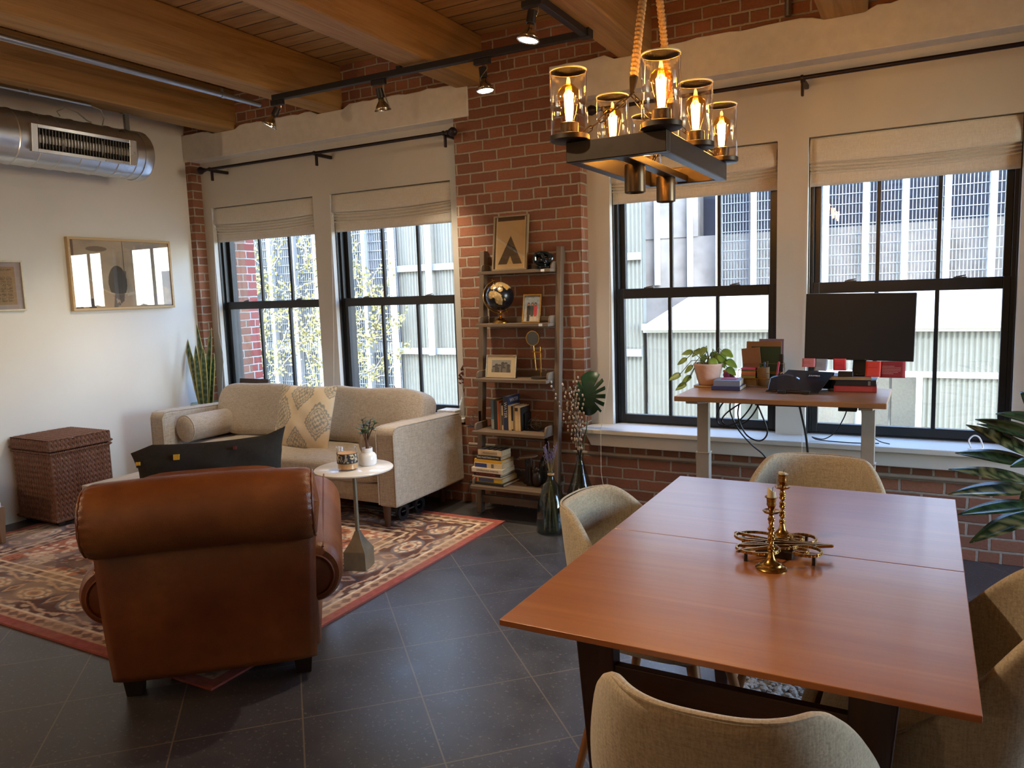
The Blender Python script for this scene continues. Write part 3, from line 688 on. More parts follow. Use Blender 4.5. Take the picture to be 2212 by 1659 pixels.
bolster('linen bolster lying against the left arm of the sofa', (-4.79, 3.93, .513)); bolster('linen bolster half hidden behind the small jade plant', (-3.055, 3.93, .513))
# patterned throw pillow
pm = rotm(D(72), 0, D(2)); th = thing('throw_pillow', 'cream square pillow with grey-blue medallion print leaning on the sofa back', 'pillow', (-3.80, 3.92, .628))
o = build('cover', pillow_mb(.50, .46, .15, 110, .05, wr=.004), painted('pillow_print', .9, 260, .3), th, smooth=True); o.rotation_euler = pm.to_euler()
def medallion(P):
    x, y = P[:, 0], P[:, 1]; base = L3('d8c9ae')[None]*np.ones((len(P), 1)); ink = L3('7f8587')
    for cx, cy, r, fl in ((0.0, .17, .10, 1), (-.155, .0, .105, 1), (.165, -.03, .10, 1), (.0, -.20, .095, -1), (-.21, .2, .07, 1), (.22, .21, .06, 1)):
        dx, dy = x-cx, (y-cy)*fl; w_ = .62+.38*np.clip(1-np.abs(dy+.02)/r, 0, 1)-.25*np.clip(-dy/r, 0, 1)
        d = np.sqrt((dx/w_)**2+(dy*.78)**2)/r; ang = np.arctan2(dy, dx); sc_ = d+.05*np.cos(ang*22)
        ring = ((sc_ < 1.0) & (sc_ > .84)) | ((d < .74) & (d > .66)) | ((d < .6) & (np.sin(dx*190)*np.sin(dy*170+dx*60) > .05)) | ((d < .34) & (d > .27))
        fill = (d < .84); base[fill] = base[fill]*.86+ink*.14; base[ring] = base[ring]*.25+ink*.75
    return base*(.94+.12*vnoise(x*30, y*30, 3))[:, None]
colorize(o, medallion)

# ------------------------------------------------------------------ leather armchair (seen from behind)
def leather_mat():
    t = NT('tan_leather'); c = t.coord(); n1 = t.noise(c, 4, 5, .6); n2 = t.noise(c, 120, 3); n3 = t.noise(c, 14, 4)
    col = t.ramp(n1, [(.3, '6a3719'), (.55, '82481f'), (.75, '9a5c2c')]); col = t.mix(t.math('MULTIPLY', n3, .3), col, lin('54290f'))
    v = t.n('ShaderNodeTexVoronoi'); v.inputs['Scale'].default_value = 260; t.link(c, v.inputs['Vector'])
    return t.bsdf(col, t.math('ADD', t.math('MULTIPLY', n3, .22), .26), 0, t.bump(t.math('ADD', v.outputs['Distance'], t.math('MULTIPLY', n3, .8)), .18, .004))
M_leather = leather_mat(); M_darkleg = wood('dark_leg', '1c110b', '2c1a10', 'Z', 1, .4)
ac = thing('armchair', 'tan leather rolled-back armchair seen from behind on the rug edge', 'armchair', (-2.32, 1.865, 0), math.atan2(.663, .749))
MXl = Matrix(((0, 0, 1), (1, 0, 0), (0, 1, 0)))
mb = MB(); pr = [(.13, .085), (-.03, .085), (-.045, .30), (-.03, .50), (-.02, .62), (.10, .66), (.16, .5)]
def backp(u, v):
    x = 2*u-1; hw = .352+.026*v; z = .085+.52*v; y = -.035-.018*math.sin(math.pi*v)+.02*abs(x)**8
    return (x*hw, y, z)
mb.grid(backp, 30, 24)
build('back_panel', mb, M_leather, ac, smooth=True, solid=.05, off=0)
build('frame', MB().box(-.345, .345, .0, .80, .09, .27), M_leather, ac, bevel=.02, seg=3)
def rollf(u, v):
    a = 2*math.pi*u; x = 2*v-1; r = .132*(1-abs(x)**30)**.5 if abs(x) < 1 else 0
    wr = 0
    if abs(x) > .80: wr = .0035*math.sin(a*26+x*3)*(abs(x)-.80)/.20
    return (x*.405, -.062+(r+wr)*math.cos(a)*.96, .690+.012*(1-x*x)+(r+wr)*math.sin(a)*(1.03 if math.sin(a) < 0 else 1))
build('back_roll', MB().grid(rollf, 96, 60, True), M_leather, ac, smooth=True)
pp = MB()
for s in (-1, 1):
    pts = [tuple(Vector(rollf(k/40, .5+s*.475))) for k in range(41)]; pp.tube(pts, .005, 6, False)
build('piping', pp, M_leather, ac, smooth=True)
mb = MB(); soft_box(mb, (0, .10, .60), (.62, .20, .42), .3, 48, 24, rotm(D(8)), 0, .5); build('back_cushion', mb, M_leather, ac, smooth=True)
mb = MB(); soft_box(mb, (0, .46, .36), (.60, .66, .19), .2, 48, 20, None, .15, .5); build('seat_cushion', mb, M_leather, ac, smooth=True)
for s in (-1, 1):
    def armf(u, v):
        a = 2*math.pi*u; y = .01+.80*v; cz = .375+.115*v; r = .113*(1-abs(2*v-1)**24)**.5 if 0 < v < 1 else 0
        return (s*(.366+r*math.cos(a)*(.98)), y, cz+r*1.08*math.sin(a))
    a_ = build('arm', MB().grid(armf, 48, 40, True), M_leather, ac, smooth=True)
    build('arm_panel', MB().prism([(.02, .09), (.79, .09), (.79, .45), (.02, .36)], s*.30-.045, s*.30+.055+.02*s, MXl), M_leather, a_, bevel=.02, seg=3)
    pts = [armf(k/36, .012) for k in range(37)]
    q = MB().tube(pts, .0045, 6, False); q.tube([(s*.405, .03, .487), (s*.405, .40, .546), (s*.405, .79, .602)], .0035, 6); build('piping', q, M_leather, a_, smooth=True)
for x in (-.305, .305):
    for y in (.03, .76): zz = .0105 if y > .5 else 0; build('leg', MB().add([(x-.028, y-.028, zz), (x+.028, y-.028, zz), (x+.028, y+.028, zz), (x-.028, y+.028, zz), (x-.038, y-.038, .10), (x+.038, y-.038, .10), (x+.038, y+.038, .10), (x-.038, y+.038, .10)], [(0, 1, 2, 3), (4, 5, 6, 7), (0, 1, 5, 4), (1, 2, 6, 5), (2, 3, 7, 6), (3, 0, 4, 7)]), M_darkleg, ac, bevel=.003)
# black lumbar pillow propped on the armchair seat
lp = thing('lumbar_pillow', 'long black pillow with small yellow patches showing above the armchair back', 'pillow', (-2.535, 2.075, .728), math.atan2(.663, .749))
M_blk = plain('black_cotton', '1d1c1b', .9, var=.2, scale=60, bump=.2)
o = build('cover', pillow_mb(.60, .34, .14, 60, .10, wr=.006), M_blk, lp, smooth=True); o.rotation_euler = (D(78), D(-1), 0)
for v in o.data.vertices:
    if v.co.x < -.22 and v.co.y > .1: v.co.y -= .035*(abs(v.co.x)-.22)/.08
    if v.co.x > .22 and v.co.y > .1: v.co.y += .022*(v.co.x-.22)/.08
M_yel = plain('yellow_patch', 'c79a2c', .8); M_redp = plain('dark_red_patch', '5a1a1c', .8)
for x, y, m, w_ in ((-.02-.10, .10, M_yel, .022), (-.262, .085, M_yel, .014), (.10, .120, M_redp, .012)):
    q = build('woven_patch', MB().box(x-w_/2, x+w_/2, y-w_/2, y+w_/2, .050, .066), m, lp); q.rotation_euler = (D(78), 0, 0)

# ------------------------------------------------------------------ rug
rx0, rx1, ry0, ry1 = -5.20, -2.312, 1.812, 4.085
nx, ny = 420, 330
mb = MB(); mb.grid(lambda u, v: (rx0+(rx1-rx0)*u, ry0+(ry1-ry0)*v, .010), nx, ny)
mb.box(rx0, rx1, ry0, ry1, .0005, .0095)
rug = build('rug', mb, painted('rug_pile', .95, 300, .5)); tag(rug, 'large distressed red, navy and cream patterned rug under the sofa and armchair', 'rug')
def rug_pattern(P):
    x, y = P[:, 0], P[:, 1]; d = np.minimum(np.minimum(x-rx0, rx1-x), np.minimum(y-ry0, ry1-y))
    horiz = np.minimum(y-ry0, ry1-y) < np.minimum(x-rx0, rx1-x); s = np.where(horiz, x-rx0, y-ry0)
    red, rust, navy, brown, cream, tan = (L3(c) for c in ('9a5048', 'a5664c', '3d435e', '5b3d36', 'd9c6ac', 'b9957c'))
    c = np.ones((len(P), 1))*navy[None]
    nz = vnoise(x*16, y*16, 11); nz2 = vnoise(x*5, y*5, 21, 3); nf = vnoise(x*60, y*60, 31, 2)
    def put(m, col, k=1.0): c[m] = c[m]*(1-k)+col*k
    # field: rust ground with navy cloud shapes and cream flowers
    fld = d > .50; put(fld, rust); put(fld & (nz2 > .53), navy, .8); put(fld & (nz > .6), cream, .65); put(fld & (nz < .36), brown, .8)
    for k, (cell, r, off) in enumerate(((.34, .085, 0), (.34, .05, .17))):
        gx = (x+off) % cell-cell/2; gy = (y+off) % cell-cell/2; rr = np.sqrt(gx**2+gy**2); a = np.arctan2(gy, gx)
        pet = r*(.75+.25*np.cos(6*a)); put(fld & (rr < pet), cream, .8); put(fld & (rr < r*.62), navy if k else red, .7); put(fld & (rr < r*.3), cream, .8)
    # guard stripes and main border
    b1 = (d > .055) & (d <= .115); put(b1, tan); put(b1 & (np.abs((s*14) % 1-.5) > np.abs((d-.085)/.05)), brown, .75)
    put((d > .115) & (d < .128), cream); put((d > .43) & (d < .443), cream); b2 = (d > .443) & (d < .49); put(b2, brown); put(b2 & (np.sin(s*70) > .2), tan, .7); put((d > .49) & (d < .50), cream)
    mb_ = (d >= .128) & (d <= .43); put(mb_, brown); put(mb_ & (nz2 > .5), navy, .7); ms = (s % .36)-.18; mt = d-.279
    fl_ = mb_ & (np.abs(mt) > .10) & (np.sin(s*52+np.sign(mt)*1.2)*np.cos(mt*60) > .15); put(fl_, cream, .6); put(mb_ & (np.abs(np.abs(mt)-.105-.02*np.sin(s*17.45)) < .007), tan)
    q = np.sqrt((ms/.125)**2+(mt/.078)**2); a = np.arctan2(mt/.078, ms/.125)
    put(mb_ & (q < 1.0), cream, .9); put(mb_ & (q < 1.0) & (q > .84), navy, .8); put(mb_ & (q < .62) & (q > .5), navy, .7)
    put(mb_ & (q < .8) & (q > .62) & (np.cos(8*a) > .55), red, .8); put(mb_ & (q < .34), rust, .8); put(mb_ & (q < .17), navy, .8)
    ms2 = ((s+.18) % .36)-.18; q2 = np.abs(ms2)/.05+np.abs(mt)/.09; put(mb_ & (q2 < 1), navy, .9); put(mb_ & (q2 < .75), tan, .9); put(mb_ & (q2 < .4), brown, .9)
    e = d <= .055; put(e, red)
    c *= (.72+.55*nf)[:, None]; wear = np.clip((nz2-.42)*2.2, 0, .55)[:, None]; wear = np.where(e[:, None], wear*.25, wear)
    return c*(1-wear)+(L3('b59a82')*.95)[None]*wear
colorize(rug, rug_pattern)

# ------------------------------------------------------------------ coffee table, woven trunk, corner of a lounge chair
M_wash = wood('washed_oak', 'a79a8c', 'c3b7a9', 'Y', 1, .5)
ct = thing('coffee_table', 'low pale washed wood coffee table behind the leather armchair', 'coffee table', (-3.79, 2.87, .01))
build('top', MB().box(-.475, .475, -.285, .285, .375, .41), M_wash, ct, bevel=.004)
for x in (-.44, .44):
    for y in (-.25, .25): build('leg', MB().box(x-.025, x+.025, y-.025, y+.025, 0, .375), M_wash, ct, bevel=.003)
build('apron', MB().box(-.42, .42, -.262, -.24, .30, .375).box(-.42, .42, .24, .262, .30, .375), M_wash, ct)
tk_ = thing('wicker_trunk', 'dark brown woven wicker trunk with a lid against the white wall', 'basket', (-5.187, 3.035, .0105))
M_wick = plain('wicker', '6a4633', .55, var=.35, scale=55)
def weave(sx, z):
    ph = (sx/.027) % 1.0; v = (z/.036+abs(ph-.5)*1.5) % 1.0
    return .009*(abs(math.sin(math.pi*v))**.6)*(.35+.65*abs(math.sin(2*math.pi*ph))**.5)
def weave_box(mb, hx, hy, za, zb, top=False, bulge=0.0):
    per = [(-hx, -hy, 1, 0, 2*hx), (hx, -hy, 0, 1, 2*hy), (hx, hy, -1, 0, 2*hx), (-hx, hy, 0, -1, 2*hy)]
    for k, (x, y, dx, dy, L) in enumerate(per):
        dense = k in (0, 1); nu = int(L/(.0034 if dense else .05)); nv = int((zb-za)/(.0042 if dense else .1))+2; n = (dy, -dx)
        def f(u, v):
            s_ = u*L; z = za+(zb-za)*v; h = weave(s_, z)*min(1, min(u, 1-u)*30); return (x+dx*s_+n[0]*h, y+dy*s_+n[1]*h, z)
        mb.grid(f, nu, nv)
    if top:
        def f(u, v):
            xx, yy = (2*u-1)*hx, (2*v-1)*hy; return (xx, yy, zb+weave(xx+9, yy+9)+.010*(1-(2*u-1)**4)*(1-(2*v-1)**4)-.004)
        mb.grid(f, 130, 118)
    else: mb.add([(-hx, -hy, za), (hx, -hy, za), (hx, hy, za), (-hx, hy, za)], [(0, 1, 2, 3)])
mb = MB(); weave_box(mb, .215, .205, .045, .495); build('body', mb, M_wick, tk_, smooth=True)
def braid(mb, hx, hy, z):
    pts = [(-hx, -hy), (hx, -hy), (hx, hy), (-hx, hy), (-hx, -hy)]
    for ph in (0, math.pi):
        path = []
        for (a, b) in zip(pts, pts[1:]):
            L = math.hypot(b[0]-a[0], b[1]-a[1]); n = int(L/.006)
            for k in range(n):
                t = k/n; s_ = t*L/.028*math.pi; nx_, ny_ = (b[1]-a[1])/L, -(b[0]-a[0])/L; o = .004*math.cos(s_*2+ph)
                path.append((a[0]+(b[0]-a[0])*t+nx_*o, a[1]+(b[1]-a[1])*t+ny_*o, z+.0055*math.sin(s_*2+ph)))
        mb.tube(path, .0055, 6, False)
mb = MB(); braid(mb, .222, .212, .040); braid(mb, .222, .212, .488); build('braided_edge', mb, M_wick, tk_, smooth=True)
mb = MB(); weave_box(mb, .222, .212, .515, .575, True); ld = build('lid', mb, M_wick, tk_, smooth=True)
mb = MB(); braid(mb, .226, .216, .512); build('braided_edge', mb, M_wick, ld, smooth=True)
for x in (-.17, .17):
    for y in (-.16, .16): build('foot', MB().box(x-.02, x+.02, y-.02, y+.02, 0 if y > 0 or True else 0, .045), M_darkleg, tk_)
lc = thing('lounge_chair', 'white cushioned lounge chair with a tapered wooden leg cut by the left edge', 'chair', (-5.19, 2.22, .0105))
M_whitef = fabric('white_fabric', 'cfcdd0', 'e6e4e4', .6)
for z0_, z1_ in ((.205, .282), (.286, .40)):
    mb = MB(); soft_box(mb, (.02, 0, (z0_+z1_)/2), (.46, .58, z1_-z0_), .2, 40, 14, None, .1, .5); build('cushion', mb, M_whitef, lc, smooth=True)
M_oak = wood('oak_leg', '8b6f52', 'a3866a', 'Z', 1, .5)
for x in (-.19, .205):
    for y in (-.27, .275):
        xt = x*1.0; build('leg', MB().add([(x-.013, y-.013, 0), (x+.013, y-.013, 0), (x+.013, y+.013, 0), (x-.013, y+.013, 0), (x-.024, y-.024, .23), (x+.024, y-.024, .23), (x+.024, y+.024, .23), (x-.024, y+.024, .23)], [(0, 1, 2, 3), (4, 5, 6, 7), (0, 1, 5, 4), (1, 2, 6, 5), (2, 3, 7, 6), (3, 0, 4, 7)]), M_oak, lc, bevel=.003)
build('rail', MB().box(-.20, .22, -.285, .29, .165, .205), M_oak, lc, bevel=.004)
mb = MB(); soft_box(mb, (-.03, -.25, .52), (.40, .12, .34), .25, 30, 14, None, 0, .5); build('back_cushion', mb, M_whitef, lc, smooth=True)

# ------------------------------------------------------------------ small pedestal side table with candle and jade plant
M_antq = plain('antique_gold', '8a7d66', .45, .55, var=.2, scale=12, bump=.1)
M_marble = plain('white_marble', 'dcd9d4', .18, var=.05, scale=3)
st = thing('side_table', 'small round white side table on a metal pedestal beside the sofa arm', 'side table', (-2.636, 3.057, .011), D(17))
sq = MB(); rings = [(.062, 0), (.062, .095), (.058, .102), (.030, .150), (.017, .185), (.0125, .20)]
for r, z in rings: sq.v += [(-r, -r, z), (r, -r, z), (r, r, z), (-r, r, z)]
for i in range(len(rings)-1):
    for k in range(4): sq.f.append((i*4+k, i*4+(k+1) % 4, i*4+4+(k+1) % 4, i*4+4+k)); sq.mi.append(0)
sq.f += [(3, 2, 1, 0), tuple(len(sq.v)-4+k for k in range(4))]; sq.mi += [0, 0]
build('pedestal_base', sq, M_antq, st, bevel=.002)
build('stem', MB().lathe([(.0115, .195), (.0115, .528)], 20), M_antq, st, smooth=True)
build('top', MB().lathe([(0, .525), (.10, .527), (.198, .531), (.206, .535), (.206, .541), (.201, .545), (0, .545)], 64), M_marble, st, smooth=True)
cj = thing('candle_jar', 'glass candle jar with a black and white printed label on the round side table', 'candle', (-2.63, 3.005, .5565))
M_clear = glass('clear_glass', (.97, .97, .96, 1))
build('glass_jar', MB().lathe([(0, 0), (.050, 0), (.0545, .004), (.0545, .118), (.057, .122), (.055, .126), (.0515, .122), (.0515, .010), (0, .008)], 40), M_clear, cj, smooth=True)
build('wax', MB().lathe([(0, .009), (.0505, .009), (.0505, .088), (0, .086)], 32), plain('honey_wax', 'cfa06a', .6, var=.04), cj, smooth=True)
lb = build('label', MB().grid(lambda u, v: (.0549*math.cos(-2.9+3.3*u), .0549*math.sin(-2.9+3.3*u), .038+.052*v), 80, 40), painted('jar_label', .6), cj, smooth=True)
def lab(P):
    a = np.arctan2(P[:, 1], P[:, 0]); z = P[:, 2]; n = vnoise(a*9+20, z*110, 5); c = np.ones((len(P), 1))*L3('5b5b5e')[None]
    c[n > .52] = L3('26262a'); c[(n < .4)] = L3('a9a08c'); hill = z > .072+.012*np.sin(a*4); c[hill & (n < .5)] = L3('c9b890'); c[(z < .041) | (z > .087)] = L3('2a241e'); return c
colorize(lb, lab)
M_leafd = plain('jade_leaf', '2f4a2c', .4, var=.25, scale=20); M_stem = plain('brown_stem', '5a4030', .8)
def leaf_mb(mb, base, tip, width, normal, curl=.0, n=7, fold=.15, thick=0.0, prof=None):
    """a leaf blade from base to tip with a midrib fold; prof(t) gives relative half width"""
    base, tip = Vector(base), Vector(tip); d = tip-base; L = d.length; t_ = d.normalized(); nrm = Vector(normal); nrm = (nrm-t_*nrm.dot(t_)); nrm = nrm.normalized() if nrm.length > 1e-5 else t_.orthogonal().normalized()
    s_ = t_.cross(nrm); prof = prof or (lambda t: math.sin(math.pi*min(1, t**.8))**.8)
    vs, fs = [], []
    for i in range(n+1):
        t = i/n; c = base+d*t-nrm*curl*L*(t*t); w_ = width/2*max(0.0, prof(t))+.0003
        vs += [c-s_*w_+nrm*fold*w_, c-s_*w_*.5+nrm*fold*w_*.4, c, c+s_*w_*.5+nrm*fold*w_*.4, c+s_*w_+nrm*fold*w_]
    for i in range(n):
        for k in range(4): fs.append((i*5+k, i*5+k+1, i*5+6+k, i*5+5+k))
    return mb.add(vs, fs)
jp = thing('jade_plant', 'little jade plant in a white bottle vase on the round side table', 'potted plant', (-2.60, 3.13, .5565))
build('vase', MB().lathe([(0, 0), (.040, 0), (.047, .008), (.049, .03), (.047, .052), (.038, .064), (.029, .068), (.028, .092), (.025, .092), (.025, .07), (0, .06)], 36), plain('white_ceramic', 'dfe2e4', .15, var=.02), jp, smooth=True)
random.seed(12); stm = MB(); lv = MB(); tips = []
stm.tube([(0, 0, .06), (.002, 0, .10), (0, 0, .128)], [.010, .0095, .008], 8)
for a, h, r in ((2.6, .235, .050), (.3, .225, .05), (1.2, .24, .03), (-1.0, .20, .045), (3.6, .19, .028)):
    p1 = (r*.45*math.cos(a), r*.45*math.sin(a), .128+(h-.128)*.45); p2 = (r*math.cos(a), r*math.sin(a), h); stm.tube([(0, 0, .115), p1, p2], [.0055, .004, .002], 6)
    for k in range(9):
        t = .25+.75*k/8; q = Vector(p1)*(1-t)+Vector(p2)*t; b = random.uniform(0, 6.3)
        dv = Vector((math.cos(b), math.sin(b), random.uniform(-.1, .9))).normalized(); leaf_mb(lv, q, q+dv*random.uniform(.022, .034), .014, (0, 0, 1), .1, 5, .1)
build('stem', stm, M_stem, jp, smooth=True); build('foliage', lv, M_leafd, jp, smooth=True, solid=.002)

# ------------------------------------------------------------------ pictures on the left wall
M_lightwood = wood('ash_frame', 'c9a877', 'd9bc8e', 'Y', 1, .5, .05)
M_picglass = glass('picture_glass', refl=1.5)
def picture(name, label, X, y0, y1, z0, z1, fw_, dep, m, art_fn, n=(140, 90), shadow=True):
    t = thing(name, label, 'picture', (X, (y0+y1)/2, (z0+z1)/2)); hy, hz = (y1-y0)/2, (z1-z0)/2
    f = MB().box(0, dep, -hy, hy, -hz, -hz+fw_).box(0, dep, -hy, hy, hz-fw_, hz).box(0, dep, -hy, -hy+fw_, -hz+fw_, hz-fw_).box(0, dep, hy-fw_, hy, -hz+fw_, hz-fw_)
    build('frame', f, m, t, bevel=.002); iy, iz = hy-fw_, hz-fw_
    p = build('print', MB().grid(lambda u, v: (dep-.014, (2*u-1)*iy, (2*v-1)*iz), *n), painted('art_paper', .8), t); colorize(p, lambda P: art_fn(P[:, 1]/iy, P[:, 2]/iz))
    build('glass', MB().box(dep-.008, dep-.006, -iy, iy, -iz, iz), M_picglass, t); return t
def abstract(x, y):
    c = np.ones((len(x), 1))*L3('b5a48e')[None]; n = vnoise(x*3+9, y*3+9, 40, 5); n2 = vnoise(x*9+3, y*2+5, 60, 4)
    c = c*(.8+.4*n)[:, None]
    def put(m, h, k=.9): c[m] = c[m]*(1-k)+L3(h)*k
    put((x > .05) & (n2 > .5), '9a968e', .6); put((x > .3) & (n > .55), '8f9099', .6)
    put(((x+.13)**2/.035+(y+.25)**2/.26 < 1) & (y < .28+.6*(x+.2)), '3d3a37'); put((np.abs(x+.98) < .05) & (y > .3), '6b4b40')
    put((np.abs(y+.62-1.4*(x+.1)**2) < .03) & (x < .05), 'd2c3a8'); put((y < -.62+1.4*(x+.1)**2) & (x < .15), 'b49c84', .8)
    put((y < -.72) & (x < -.55) & (np.sin(x*26) > -.2), '3c3a44'); put((np.abs(x+.05-.1*y) < .10) & (y < .1) & (n2 > .48), '55524f', .8)
    put((((x+.5)*1.2)**2+((y-.75)*3)**2 < .06), '6b5a4c', .8)
    put((np.abs(x-.02) < .008) & (y > .1), '4c4742', .8); put((np.abs(y+.55+.8*(x-.35)**2) < .045) & (np.abs(x-.3) < .25), 'c7b9a6', .9)
    return c
picture('framed_print', 'large abstract beige and grey print in a light wood frame on the left wall', -5.4195, 3.34, 4.185, 1.415, 1.945, .018, .035, M_lightwood, abstract, (220, 140))
def newspaper(x, y):
    c = np.ones((len(x), 1))*L3('a8a0a2')[None]; sheet = (np.abs(x) < .80) & (np.abs(y) < .80); c[sheet] = L3('9c8768'); n = vnoise(x*40+50, y*30+50, 70, 3)
    ph = (np.abs(x+.05) < .34) & (y > -.18) & (y < .52); c[ph] = (L3('3a3430')[None]*(.5+1.2*n[ph])[:, None])
    tx = sheet & ~ph & (np.abs(x) < .72) & (np.abs(y) < .72) & (np.sin(y*120) > 0) & ((x*5+.5) % 1 > .12) & (n > .4) & ((y < .42) | (y > .62)); c[tx] = L3('5d4f3c'); return c
picture('framed_newspaper', 'old newspaper page in a thin white frame cut by the left picture edge', -5.4195, 2.60, 3.022, 1.431, 1.768, .012, .022, plain('white_frame', 'cfcbb8', .5), newspaper, (150, 130))

# ------------------------------------------------------------------ snake plant and things on the left sill
sp = thing('snake_plant', 'tall variegated snake plant in a pale green pot by the left wall', 'potted plant', (-5.225, 4.275, .32))
build('pot', MB().lathe([(0, .0), (.085, 0), (.095, .01), (.118, .30), (.121, .305), (.114, .307), (.108, .28), (0, .27)], 40), plain('sage_pot', 'a9bdb0', .5, var=.04), sp, smooth=True)
build('soil', MB().lathe([(0, .284), (.109, .284), (.109, .278), (0, .27)], 24), plain('soil', '2b211a', .95), sp, smooth=True)
pst = thing('plant_stand', 'low wooden plant stand under the pale green snake plant pot', 'plant stand', (-5.225, 4.275, 0))
build('top', MB().lathe([(0, .295), (.09, .295), (.09, .319), (0, .319)], 24), M_walnut, pst, smooth=True)
for x, y in ((-.06, -.06), (.06, -.06), (-.06, .06), (.06, .06)): build('leg', MB().box(x-.012, x+.012, y-.012, y+.012, 0, .295), M_walnut, pst)
def snake_mat():
    t = NT('snake_leaf'); a = t.n('ShaderNodeAttribute', attribute_name='Col'); return t.bsdf(a.outputs['Color'], .4)
M_snake = snake_mat()
SZ = -.595
for bx, by, tx, ty, tz, w_, cu in ((-.03, .0, -.235, -.02, 1.20, .055, .25), (-.05, .02, -.17, .0, .98, .03, .3), (.0, .02, -.075, .05, 1.27, .05, -.1), (.02, .0, .14, -.01, 1.235, .05, .1), (.03, -.02, .075, -.03, 1.08, .062, -.05), (-.01, -.03, .01, -.06, 1.10, .058, .0), (.04, .02, .105, .03, 1.02, .05, .1), (-.03, -.02, -.10, -.05, 1.06, .055, .1), (.01, .03, .03, .06, 1.16, .045, .0), (-.02, .04, -.12, .06, 1.12, .05, .2)):
    m2 = MB(); b = Vector((bx, by, .28)); e = Vector((tx*.9, ty, tz+SZ+.28))
    leaf_mb(m2, b, e, w_, (0.25, -1, .1), cu*.4, 26, .35, prof=lambda t: .55+.45*math.sin(math.pi*min(1, t*.9+.1)) if t < .72 else max(0, (1-t)/.28)**.7*.95)
    lf = build('leaf', m2, M_snake, sp, smooth=True, solid=.003)
    me = lf.data; cols = np.zeros((len(me.vertices), 3)); dkg, lg, ye = L3('27402a'), L3('55704f'), L3('b9b26a')
    for i in range(27):
        for k in range(5):
            q = math.sin(i*2.3+k*.6+bx*40); cols[i*5+k] = ye if k in (0, 4) else (lg if q > .35 else dkg)
    a = me.color_attributes.new('Col', 'FLOAT_COLOR', 'POINT'); a.data.foreach_set('color', np.concatenate([cols, np.ones((len(cols), 1))], 1).astype(np.float32).ravel())
M_check = plain('dark_checker_wood', '4a3628', .5, var=.3, scale=9)
bd = tag(build('wooden_board', MB().box(-.165, .165, -.012, .012, 0, .215), M_check, loc=(-4.92, 4.50, .589), bevel=.004), 'dark wooden board standing on the window sill behind the sofa', 'board'); bd.rotation_euler = (D(-9), 0, 0)
bx_ = thing('book', 'pale paper-covered book lying on the sill behind the right end of the sofa', 'book', (-2.96, 4.50, .589)); build('cover', MB().box(-.075, .075, -.06, .06, 0, .045), plain('pale_cover', 'cfc8b8', .7, var=.2, scale=40), bx_, bevel=.002)
build('page_block', MB().box(-.077, .0, -.057, .057, .004, .041), plain('paper', 'd9d0bd', .9), bx_)
tag(build('dried_leaf', leaf_mb(MB(), (-3.30, 4.46, .60), (-3.42, 4.44, .80), .03, (0, -1, .3), .1), plain('dry_leaf', '5a4334', .9), smooth=True, solid=.002), 'single dried brown leaf sticking up behind the sofa back', 'leaf')
bt = thing('bottle_vase', 'small clear bottle with dried red and brown flowers beside the brick pier', 'vase', (-2.83, 4.475, .589))
build('bottle', MB().lathe([(0, 0), (.032, 0), (.035, .006), (.035, .085), (.03, .105), (.016, .135), (.013, .165), (.015, .178), (.012, .178), (.01, .14), (.026, .1), (.031, .085), (.031, .01), (0, .008)], 24), M_clear, bt, smooth=True)
random.seed(3); m2 = MB(); m3 = MB()
for k in range(7):
    e = Vector((random.uniform(-.03, .03), random.uniform(-.03, .02), random.uniform(.24, .36))); m2.tube([(0, 0, .01), (0, 0, .17), e], .0014, 5)
    for q in range(7): m3.sphere(e+Vector((random.gauss(0, .008), random.gauss(0, .008), random.gauss(-.015, .02))), random.uniform(.005, .009), 7, 5)
build('stem', m2, M_stem, bt, smooth=True); build('flower', m3, plain('dried_flower', '6b3f38', .9, var=.4, scale=50), bt, smooth=True)

# ------------------------------------------------------------------ ladder shelf against the brick pier
M_ladder = wood('grey_brown_wood', '5f4f40', '7a6653', 'X', 1, .6, .2)
M_ladderz = wood('grey_brown_upright', '5f4f40', '7a6653', 'Z', 1, .6, .2)
ls = thing('ladder_shelf', 'leaning grey-brown wooden ladder shelf with five shelves on the brick pier', 'shelf', (-2.2975, 4.25, 0))
SHELF = [(4.27, 1.584), (4.22, 1.25), (4.17, .90), (4.12, .567), (4.07, .22)]           # front edge Y, top z
def rail_y(z): return 4.225+.096*z
for s in (-1, 1):
    x = s*.277; a, b = Vector((x, rail_y(0)-4.25, 0)), Vector((x, rail_y(1.72)-4.25, 1.72))
    mb = MB(); w_, d_ = .036, .052; mb.v = [(x+sx*w_/2, y+sy*d_/2, z) for (y, z) in ((a.y, 0), (b.y, 1.72)) for sy in (-1, 1) for sx in (-1, 1)]
    mb.add([], []); mb.f = [(0, 2, 3, 1), (4, 5, 7, 6), (0, 1, 5, 4), (2, 6, 7, 3), (0, 4, 6, 2), (1, 3, 7, 5)]; mb.mi = [0]*6
    build('side_rail', mb, M_ladderz, ls, bevel=.004)
M_sticker = plain('white_sticker', 'c9cdd2', .5)
